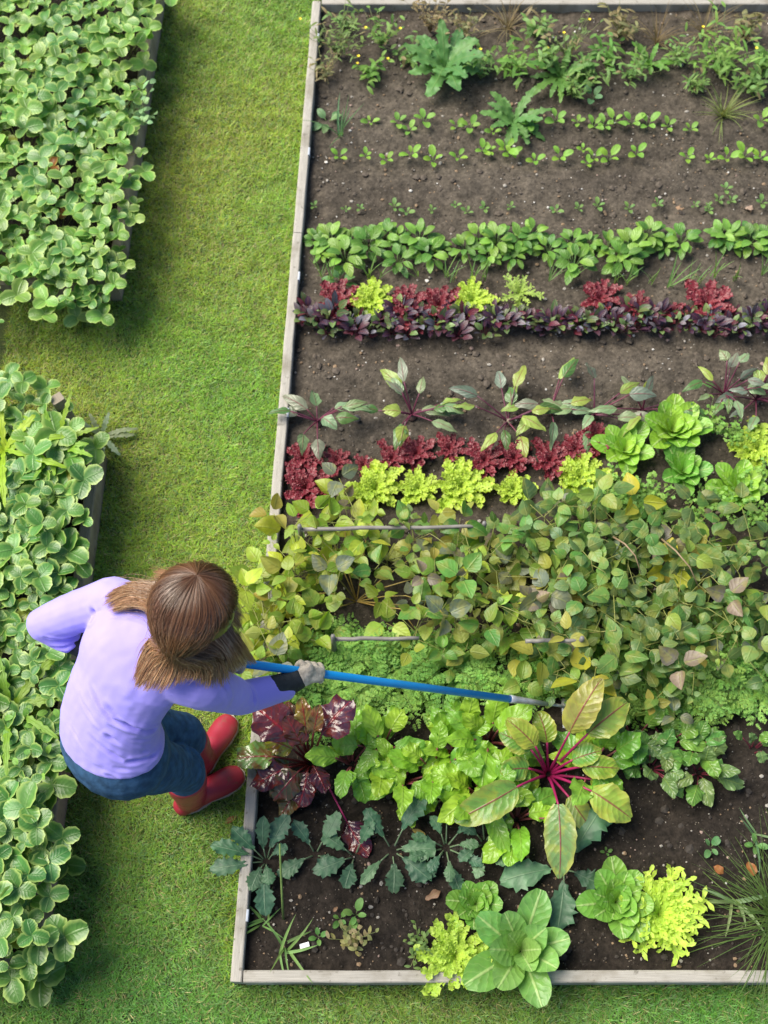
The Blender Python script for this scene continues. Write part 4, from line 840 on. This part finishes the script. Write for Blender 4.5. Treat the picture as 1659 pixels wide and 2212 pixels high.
WA, CH, NK = X(236, 1538, 1.0), X(290, 1425, 1.17), X(375, 1372, 1.27)
LS, RS = X(258, 1292, 1.22), X(432, 1478, 1.18)       # shoulders
LE, LW, LHA = X(92, 1348, 1.02), X(215, 1414, .92), P(420, 1425, .97)
RE, RW, RHA = X(520, 1508, .96), X(622, 1482, .88), X(672, 1455, .86)
HD = X(422, 1322, 1.40)
RK, LK = X(396, 1662, .47), X(392, 1585, .47)
RA, LA2 = X(412, 1722, .1), X(434, 1642, .1)
RT, LT = X(512, 1672, .045), X(496, 1552, .045)
side_h = (LH-RH).normalized(); side_s = (LS-RS).normalized()
woman = empty('person', tuple(Vector(((RA.x+LA2.x)/2, (RA.y+LA2.y)/2, 0))))
tag(woman, 'woman in lavender top, blue jeans and red boots bending forward with a long blue hoe', 'person')
face = Vector((math.cos(math.radians(60))*math.cos(math.radians(44)), math.sin(math.radians(60))*math.cos(math.radians(44)), -math.sin(math.radians(44))))
hside = Vector((-face.y, face.x, 0)).normalized(); hup = face.cross(hside); hup = hup if hup.z > 0 else -hup
def ell(mb, c, ax, seg=20, rings=14):
    b0 = len(mb.v); c = Vector(c)
    for i in range(rings+1):
        th = PI*i/rings
        for k in range(seg):
            ph = 2*PI*k/seg; mb.v.append(tuple(c+ax[0]*(math.sin(th)*math.cos(ph)*1.0)+ax[1]*(math.sin(th)*math.sin(ph))+ax[2]*math.cos(th)))
    for i in range(rings):
        for k in range(seg): p = b0+i*seg+k; q = b0+i*seg+(k+1) % seg; mb.f.append((p, q, q+seg, p+seg))
# body: one continuous skin under the clothes
m = MB()
ell(m, HD, (hside*.072, face*.088, hup*.105)); ell(m, HD+face*.03-hup*.06, (hside*.055, face*.055, hup*.055))
ell(m, HD+face*.093-hup*.015, (hside*.013, face*.02, hup*.024), 10, 8)
for s_ in (-1, 1):
    ell(m, HD+hside*(.076*s_)-hup*.01, (hside*.012, face*.02, hup*.03), 10, 8); ell(m, HD+hside*(.03*s_)+face*.075+hup*.008, (hside*.016, face*.012, hup*.01), 10, 8)
ell(m, HD+face*.08-hup*.055, (hside*.024, face*.01, hup*.006), 10, 8); ell(m, HD+face*.079-hup*.068, (hside*.02, face*.01, hup*.007), 10, 8)
ringloft(m, [(HD-hup*.03, .055, .06, side_s), ((HD+NK)/2, .052, .055, side_s), (NK, .06, .06, side_s)], 16)
ringloft(m, [(HIPC, .145, .1, side_h), (WA, .11, .085, side_h), (CH, .13, .09, side_s), (CH.lerp(NK, .6), .11, .075, side_s), (NK, .06, .06, side_s)])
for a, b, c, r1, r2, r3 in ((RS, RE, RW, .045, .036, .027), (LS, LE, LW, .045, .036, .027)):
    ringloft(m, [(NK.lerp(a, .5), .05, .045, (0, 0, 1)), (a, r1, r1, (0, 0, 1)), (b, r2, r2, (0, 0, 1))], 12); ringloft(m, [(b, r2, r2, (0, 0, 1)), (c, r3, r3, (0, 0, 1))], 12)
ringloft(m, [(RW, .026, .026, (0, 0, 1)), (RHA, .03, .018, (0, 0, 1))], 12); ringloft(m, [(LW, .026, .026, (0, 0, 1)), (LHA, .03, .018, (0, 0, 1))], 12)
for h, k, a, tt in ((RH, RK, RA, RT), (LH, LK, LA2, LT)):
    tt = a+Vector((tt.x-a.x, tt.y-a.y, 0)).normalized()*.14+Vector((0, 0, -.06))
    ringloft(m, [(h.lerp(HIPC, .3), .07, .075, side_h), (h.lerp(k, .5), .066, .066, side_h), (k, .05, .05, side_h), (k.lerp(a, .45), .048, .05, side_h), (a, .034, .036, side_h)], 14)
    ringloft(m, [(a-Vector((0, 0, .03)), .034, .034, (0, 0, 1)), (a.lerp(tt, .5)-Vector((0, 0, .02)), .034, .028, side_h), (tt, .034, .02, side_h)], 12)
merged('body', m, M['skin'], woman, .007, 5)
# jeans
m = MB()
ringloft(m, [(HIPC.lerp(WA, .55), .148, .11, side_h), (HIPC, .186, .15, side_h), (HIPC-Vector((-.01, -.01, .07)), .175, .145, side_h)])
for h, k in ((RH, RK), (LH, LK)):
    ringloft(m, [(h.lerp(HIPC, .25)-Vector((0, 0, .0)), .09, .1, side_h), (h.lerp(k, .35), .088, .096, side_h), (h.lerp(k, .75), .074, .08, side_h), (k+Vector((.0, 0, -.0)), .068, .074, side_h), (k.lerp(RA if h is RH else LA2, .3), .066, .068, side_h)], 16)
fj = [([X(380, 1560, .7), X(405, 1600, .62), X(400, 1650, .6)], .008, -.006), ([X(300, 1700, .82), X(350, 1680, .75), X(375, 1640, .7)], .008, -.006), ([X(400, 1640, .58), X(425, 1660, .52), X(420, 1690, .47)], .006, -.005), ([X(160, 1640, .9), X(200, 1675, .88), X(250, 1700, .85)], .005, .003), ([X(235, 1690, .82), X(300, 1700, .8), X(350, 1690, .76)], .01, -.006), ([X(350, 1640, .66), X(380, 1680, .58), X(400, 1700, .5)], .012, -.008), ([X(380, 1600, .62), X(420, 1620, .55), X(435, 1650, .5)], .012, -.007)]
merged('jeans', m, M['jeans'], woman, .007, 5, [([tuple(p) for p in a], b, c*1.4) for a, b, c in fj])
# shirt: torso and both sleeves in one skin
m = MB()
ringloft(m, [(HIPC.lerp(WA, .3), .182, .142, side_h), (HIPC.lerp(WA, .7), .168, .13, side_h), (WA.lerp(CH, .25), .158, .122, side_h), (WA.lerp(CH, .65), .162, .122, (side_h+side_s)/2),
             (CH, .172, .12, side_s), (CH.lerp(NK, .45), .158, .1, side_s), (CH.lerp(NK, .85), .1, .078, side_s), (NK, .062, .06, side_s)], 28, 6, .35)
ringloft(m, [(CH.lerp(LS, .35), .075, .075, (0, 0, 1)), (LS.lerp(CH, .06), .074, .07, (0, 0, 1)), (LS.lerp(LE, .35), .07, .066, (0, 0, 1)), (LS.lerp(LE, .75), .062, .06, (0, 0, 1)), (LE, .052, .052, (0, 0, 1))], 18, 5, .9)
ringloft(m, [(LE, .053, .053, (0, 0, 1)), (LE.lerp(LW, .3), .05, .05, (0, 0, 1)), (LE.lerp(LW, .5), .047, .047, (0, 0, 1))], 18, 4, .5)
ringloft(m, [(CH.lerp(RS, .35), .08, .08, (0, 0, 1)), (RS.lerp(CH, .06), .08, .074, (0, 0, 1)), (RS.lerp(RE, .5), .066, .062, (0, 0, 1)), (RE, .055, .053, (0, 0, 1))], 18, 5, .9)
ringloft(m, [(RE, .055, .053, (0, 0, 1)), (RE.lerp(RW, .5), .05, .048, (0, 0, 1)), (RW, .042, .042, (0, 0, 1))], 18, 4, .3)
def line(*p): return [tuple(X(*q)) for q in p]
fs = [(line((150, 1450, 1.2), (180, 1540, 1.17), (260, 1600, 1.12), (360, 1600, 1.0)), .008, -.006), (line((235, 1395, 1.27), (290, 1455, 1.25), (390, 1500, 1.15)), .012, -.005), (line((200, 1420, 1.22), (230, 1470, 1.2), (290, 1530, 1.18)), .01, -.004), (line((135, 1610, 1.05), (200, 1670, 1.0), (290, 1688, .93)), .007, -.005), (line((250, 1660, 1.0), (320, 1655, .95), (365, 1610, .92)), .009, -.007), (line((125, 1330, 1.08), (150, 1345, 1.08), (178, 1340, 1.1)), .012, -.004), (line((205, 1300, 1.23), (203, 1340, 1.24), (225, 1378, 1.2)), .011, -.012), (line((222, 1290, 1.25), (228, 1335, 1.25), (250, 1362, 1.25)), .010, -.008), (line((245, 1300, 1.27), (265, 1325, 1.28), (305, 1335, 1.3)), .009, -.006),
      (line((188, 1480, 1.2), (240, 1555, 1.15), (330, 1590, 1.1)), .010, -.011), (line((215, 1515, 1.2), (290, 1575, 1.12), (380, 1578, 1.0)), .011, -.009), (line((165, 1500, 1.15), (215, 1585, 1.12), (320, 1625, 1.0)), .009, -.008),
      (line((190, 1590, 1.08), (270, 1650, 1.02), (350, 1625, .95)), .010, -.008), (line((150, 1570, 1.05), (210, 1640, 1.0), (290, 1672, .95)), .008, -.006), (line((230, 1420, 1.25), (280, 1490, 1.22), (370, 1530, 1.12)), .012, -.006),
      (line((480, 1470, 1.22), (490, 1500, 1.15), (478, 1530, 1.08)), .009, -.009), (line((505, 1480, 1.08), (512, 1510, 1.03), (500, 1535, .98)), .009, -.008), (line((455, 1455, 1.24), (440, 1500, 1.2), (420, 1530, 1.1)), .009, -.008), (line((540, 1480, 1.02), (548, 1510, 1.0), (540, 1530, .95)), .008, -.006),
      (line((580, 1475, .95), (588, 1495, .93), (582, 1515, .9)), .007, -.005), (line((98, 1380, 1.05), (135, 1385, 1.05), (175, 1372, 1.05)), .009, -.01), (line((110, 1400, 1.0), (140, 1398, 1.0), (170, 1385, 1.0)), .008, -.008), (line((330, 1380, 1.34), (330, 1340, 1.34), (310, 1310, 1.32)), .01, -.006)]
merged('shirt', m, M['shirt'], woman, .005, 6, [(a, b*.72, c*.9) for a, b, c in fs])
m = MB(); tube(m, [RE.lerp(RW, .96), RE.lerp(RW, 1.06)], .043, .041, 20, close=False); 
# boots
for (k, a, tt) in ((RK, RA, RT), (LK, LA2, LT)):
    m = MB(); fd = Vector((tt.x-a.x, tt.y-a.y, 0)).normalized(); sd2 = Vector((-fd.y, fd.x, 0)); topb = a.lerp(k, .72)
    g = Vector((a.x, a.y, 0)); heel = g-fd*.045
    ringloft(m, [(topb, .070, .074, sd2), (a.lerp(k, .5), .066, .07, sd2), (a.lerp(k, .25), .054, .06, sd2), (a+Vector((0, 0, .0)), .047, .055, sd2), (g+Vector((0, 0, .05)), .044, .052, sd2)], 22, 5, .25)
    toe = g+fd*.185
    ringloft(m, [(heel+Vector((0, 0, .045)), .037, .04, sd2), (g+fd*.05+Vector((0, 0, .056)), .042, .05, sd2), (g+fd*.11+Vector((0, 0, .045)), .048, .04, sd2), (g+fd*.16+Vector((0, 0, .037)), .047, .033, sd2), (toe+Vector((0, 0, .032)), .038, .026, sd2)], 22, 5, .8)
    bo = merged('boot', m, M['boot'], woman, .006, 4); 
    m = MB(); tube(m, [topb+Vector((0, 0, .012)), topb+Vector((0, 0, .0))], .0735, .0735, 24, (.3, .02, .03)); 
    s_ = MB()   # sole
    o_ = [(-.05, 0), (-.04, .03), (0, .04), (.06, .036), (.12, .048), (.17, .046), (.2, .03), (.212, 0)]; o_ = o_+[(x, -y) for x, y in o_[-2:0:-1]]; n_ = len(o_)
    for z in (.004, .022):
        for x, y in o_: q = g+fd*x+sd2*y; s_.v.append((q.x, q.y, z))
    s_.f = [tuple(range(n_-1, -1, -1)), tuple(range(n_, 2*n_))]+[(i, (i+1) % n_, n_+(i+1) % n_, n_+i) for i in range(n_)]; so = s_.build('sole', flatmat('pale_rubber_sole', (.5, .42, .38), .6), bo, False)
# gloves
HO1, HO2 = X(690, 1455, .845), X(1192, 1522, .25)
hd = (HO2-HO1).normalized(); htop = HO1-hd*.42; HRAD = .0135
def glove(palm, wrist, elbow, back, tdir):
    """hand closed round the shaft: back of the hand faces `back`; the fingers cross the shaft and curl under it"""
    m = MB(); bk = Vector(back).normalized(); bk = (bk-hd*bk.dot(hd)).normalized(); ac = hd.cross(bk).normalized()   # across the shaft
    if ac.dot(palm-wrist) < 0: ac = -ac
    ax = palm+bk*0; kn = []
    ringloft(m, [(wrist, .034, .032, (0, 0, 1)), (wrist.lerp(ax+bk*.02, .6), .033, .03, hd), (ax+bk*.022, .045, .017, hd)], 16, 4, .6)
    ringloft(m, [(ax+bk*.024-ac*.02, .044, .014, hd), (ax+bk*.026+ac*.012, .043, .013, hd)], 14, 4, .8)
    for i, ln in enumerate((.9, 1.05, 1.0, .82)):
        c0 = ax+hd*((i-1.5)*.0225*(-1 if tdir < 0 else 1)); pts = []
        for ang in (62, 100, 138, 172, 205, 240):
            if ang/240 > ln+.1: break
            r = .0235 if ang < 150 else .0225; th = math.radians(90-ang*ln+28); pts.append(c0+ac*(r*1.12*math.cos(th))+bk*(r*math.sin(th)))
        pts = [c0+bk*.024-ac*.005]+pts; tube(m, pts, [.0108, .0112, .0108, .01, .009], None, 10)
    c0 = ax+hd*(.046*tdir); tube(m, [ax+bk*.012-ac*.012+hd*(.028*tdir), c0-ac*.02+bk*.002, c0-ac*.013-bk*.016, c0+ac*.002-bk*.024], [.0135, .0125, .0115, .01], None, 10)
    o = merged('glove', m, M['glove'], woman, .0032, 3)
    d = (elbow-wrist).normalized(); c = MB(); st_ = wrist.lerp(palm, .38); en = wrist+d*.075
    ringloft(c, [(en, .040, .039, (0, 0, 1)), (wrist+d*.03, .0375, .037, (0, 0, 1)), (wrist, .0365, .036, (0, 0, 1)), (st_, .037, .034, hd)], 18, 4, .1)
    k = merged('cuff', c, M['cuff'], None, .004, 3); k.parent = o; k.matrix_parent_inverse = Matrix.Identity(4); return o
def on_shaft(px, py):   # the point of the shaft nearest to the sight line through (px, py)
    best = None
    for i in range(400):
        q = htop+(HO2-htop)*(i/400); v = q-Vector((0, 0, HC)); r_ = P(px, py, q.z); e = (r_-q).length
        if best is None or e < best[0]: best = (e, q)
    return best[1]
GR = on_shaft(668, 1449); glove(GR, RW.lerp(GR, .22)+Vector((0, 0, .012)), RE, (-.1, -.25, 1), 1)
GL = on_shaft(500, 1413); glove(GL, LW.lerp(GL, .62)+Vector((0, 0, .0)), LE, (-.2, .1, 1), 1)
m = MB(); tube(m, [LE.lerp(LW, .42), LW, LW.lerp(GL, .5)], .041, .038, 18); 
fc = merged('long_cuff', m, M['cuff'], woman, .005, 3)
# ---- hoe
hoe = empty('garden_hoe', tuple(HO2)); tag(hoe, 'long-handled hoe with a bright blue shaft held across the beans and chard', 'hoe')
M['blue'] = flatmat('blue_paint', (.003, .28, .70), .32, .12, 14, .05); M['steel'] = flatmat('steel', (.5, .52, .55), .35, .3, 40, .2); M['steel'].node_tree.nodes['Principled BSDF'].inputs['Metallic'].default_value = .5
m = MB(); k_ = .865; e_ = htop+(HO2-htop)*k_-HO2; tube(m, [htop-HO2, (htop-HO2).lerp(e_, .5), e_], HRAD, HRAD*.96, 18); m.build('handle', M['blue'], hoe)
m = MB(); e2 = e_*.12; tube(m, [e_-hd*.01, e_+hd*.015, e_.lerp(e2, .5), e2], [.015, .0135, .011, .008], None, 14); m.build('ferrule', M['steel'], hoe)
e3 = e2+hd*.11+Vector((0, 0, -.09)); m = MB(); beam(m, e3+Vector((0, -.055, 0)), e3+Vector((0, .055, 0)), .03, .003, n=3); m.build('blade', M['steel'], hoe, False)
m = MB(); tube(m, [e2, e2+hd*.07, e2+hd*.1+Vector((0, 0, -.03)), e3], .006, .005, 8); m.build('neck', M['steel'], hoe)
# ---- hair
mh, th_, hn = new_mat('brown_hair'); at = N(th_, 'ShaderNodeAttribute', attribute_name='Col'); th_.links.new(at.outputs[0], hn.inputs['Base Color'])
hn.inputs['Roughness'].default_value = .27; hn.inputs['Specular IOR Level'].default_value = .9; hn.inputs['Anisotropic'].default_value = .6
M['hair'] = mh
def hair():
    m = MB(); q = random.Random(9); base = HD+face*(-.016)+hup*.004
    rx, ry, rz = .126, .136, .14
    crown = (hup*.86-face*.28+hside*.06).normalized()
    # cap underneath so no scalp shows
    b0 = len(m.v); seg, rg = 32, 20
    for i in range(rg+1):
        t = PI*.5*i/rg
        for k in range(seg):
            p_ = 2*PI*k/seg; e1 = crown.orthogonal().normalized(); e2_ = crown.cross(e1); d = crown*math.cos(t)+(e1*math.cos(p_)+e2_*math.sin(p_))*math.sin(t)
            m.v.append(tuple(base+hside*(d.dot(hside)*rx*.88)+face*(d.dot(face)*ry*.88)+hup*(d.dot(hup)*rz*.88))); m.c.append((.09, .045, .024)); m.uv.append((0, 0))
    for i in range(rg):
        for k in range(seg): a = b0+i*seg+k; b = b0+i*seg+(k+1) % seg; m.f.append((a, b, b+seg, a+seg)); m.mi.append(0)
    def onhead(d, k=1.0): return base+(hside*(d.dot(hside)*rx)+face*(d.dot(face)*ry)+hup*(d.dot(hup)*rz))*k
    e1 = (-face-crown*(-face).dot(crown)).normalized(); e2_ = crown.cross(e1)
    # guide ends: azimuth (0 = back of head, + towards her right/left) -> list of points hanging below the head
    X_ = X
    guides = [(-180, [(490, 1275, 1.26), (495, 1300, 1.18)]), (-140, [(512, 1320, 1.26), (514, 1350, 1.16)]), (-112, [(520, 1365, 1.27), (516, 1400, 1.2), (545, 1425, 1.12)]), (-92, [(512, 1395, 1.28), (500, 1430, 1.22), (516, 1440, 1.17)]),
              (-70, [(490, 1415, 1.30), (474, 1445, 1.26), (478, 1475, 1.24)]), (-50, [(465, 1428, 1.32), (452, 1450, 1.30), (446, 1478, 1.27)]), (-30, [(438, 1432, 1.33), (425, 1450, 1.32), (418, 1462, 1.31)]), (-14, [(408, 1430, 1.34), (400, 1448, 1.33), (385, 1474, 1.315)]), (2, [(385, 1422, 1.34), (372, 1450, 1.335), (352, 1485, 1.315)]),
              (18, [(362, 1408, 1.345), (345, 1445, 1.335), (322, 1484, 1.315)]), (34, [(348, 1390, 1.345), (325, 1430, 1.335), (300, 1474, 1.315)]), (52, [(335, 1350, 1.35), (318, 1400, 1.34), (296, 1455, 1.32)]), (78, [(322, 1300, 1.35), (285, 1300, 1.34), (250, 1318, 1.31)]), (96, [(320, 1275, 1.35), (280, 1270, 1.335), (236, 1300, 1.30)]),
              (116, [(325, 1262, 1.34), (285, 1262, 1.32), (240, 1282, 1.29)]), (145, [(345, 1235, 1.28), (340, 1260, 1.2)]), (180, [(430, 1215, 1.26), (445, 1240, 1.18)])]
    G = [(math.radians(a), [Vector(X_(*p)) for p in ps]) for a, ps in guides]
    def guide(az):
        for i in range(len(G)-1):
            if G[i][0] <= az <= G[i+1][0]:
                fr = (az-G[i][0])/(G[i+1][0]-G[i][0]); A_, B_ = G[i][1], G[i+1][1]
                if len(A_) == len(B_) and q.random() < .8 and not 48 < math.degrees(az) < 80: return (az, [a_.lerp(b_, fr) for a_, b_ in zip(A_, B_)])
                return G[i] if (az-G[i][0]) < (G[i+1][0]-az) else G[i+1]
        return G[0]
    for s in range(6500):
        az = q.uniform(-PI, PI); g = guide(az); tmax = .5*PI; k = 1+q.uniform(-.02, .045)+(.04 if s % 12 == 0 else 0); tmax *= q.uniform(.78, 1.0)
        az2 = az+q.gauss(0, .05); pts = []
        t0 = q.choice([.015, .03, .06])
        for i in range(9):
            t = t0+(tmax-t0)*i/8; a = az2+(.12*math.sin(t*2+s)) * .15; d = crown*math.cos(t)+(e1*math.cos(a)+e2_*math.sin(a))*math.sin(t)
            pts.append(onhead(d, k*(1-.02*(i == 0))))
        ln = q.uniform(.1, .45) if q.random() < .45 else q.uniform(.7, 1.3); sp = q.uniform(.3, 1.0); off = Vector((q.gauss(0, 1), q.gauss(0, 1), q.gauss(0, .6)))*(.024 if s % 12 == 0 else .010)
        gp = g[1]; prev = pts[-1]; u = az-g[0]
        for i, p in enumerate(gp):
            sidev = (e2_*u*.075*(1, .8, .35)[i])
            tgt = p+off*((.8, .7, .55) if ln < .5 else (.85, .6, .4))[i]+sidev
            if i == len(gp)-1: tgt = prev.lerp(tgt, ln)
            for j in (1, 2, 3): pts.append(prev.lerp(tgt, j/3)+Vector((0, 0, .003*math.sin(j))))
            prev = tgt
        # smooth
        for _ in range(9): pts = [pts[0]]+[(pts[i-1]+pts[i]*2+pts[i+1])/4 for i in range(1, len(pts)-1)]+[pts[-1]]
        for i, p in enumerate(pts):     # strands lie on the head, never inside it
            v = p-base; rho = math.sqrt((v.dot(hside)/rx)**2+(v.dot(face)/ry)**2+(v.dot(hup)/rz)**2)
            if rho < k: pts[i] = base+v*(k/max(rho, .2))
        for _ in range(2): pts = [pts[0]]+[(pts[i-1]+pts[i]*2+pts[i+1])/4 for i in range(1, len(pts)-1)]+[pts[-1]]
        n = len(pts); b = len(m.v); br = q.uniform(.75, 1.3); gold = q.random()
        root = (.115, .05, .023) if gold < .75 else (.15, .08, .042); tipc = (.4, .22, .115) if gold < .7 else (.55, .36, .2)
        wd = q.uniform(.0007, .0016); wd *= (.6 if s % 12 == 0 else 1)
        for i, p in enumerate(pts):
            d = (pts[min(i+1, n-1)]-pts[max(i-1, 0)]).normalized(); out = (p-base).normalized(); sx = d.cross(out)
            sx = sx.normalized() if sx.length > 1e-4 else hside; un = sx.cross(d)
            w_ = wd*(1 if i < n-3 else (n-i)/3.6); tt = max(0, (i/(n-1)-.35)/.65); c = lerp3(root, tipc, tt**1.1); c = tuple(x*br for x in c)
            for v in (sx*w_-un*w_*.3, un*w_*.6, -sx*w_-un*w_*.3): m.v.append(tuple(p+v)); m.c.append(c); m.uv.append((0, 0))
        for i in range(n-1):
            for k2 in range(3): a = b+i*3+k2; c_ = b+i*3+(k2+1) % 3; m.f.append((a, c_, c_+3, a+3)); m.mi.append(0)
    m.v = [tuple(Vector(v)-Vector(woman.location)) for v in m.v]
    m.build('hair', M['hair'], woman)
hair()
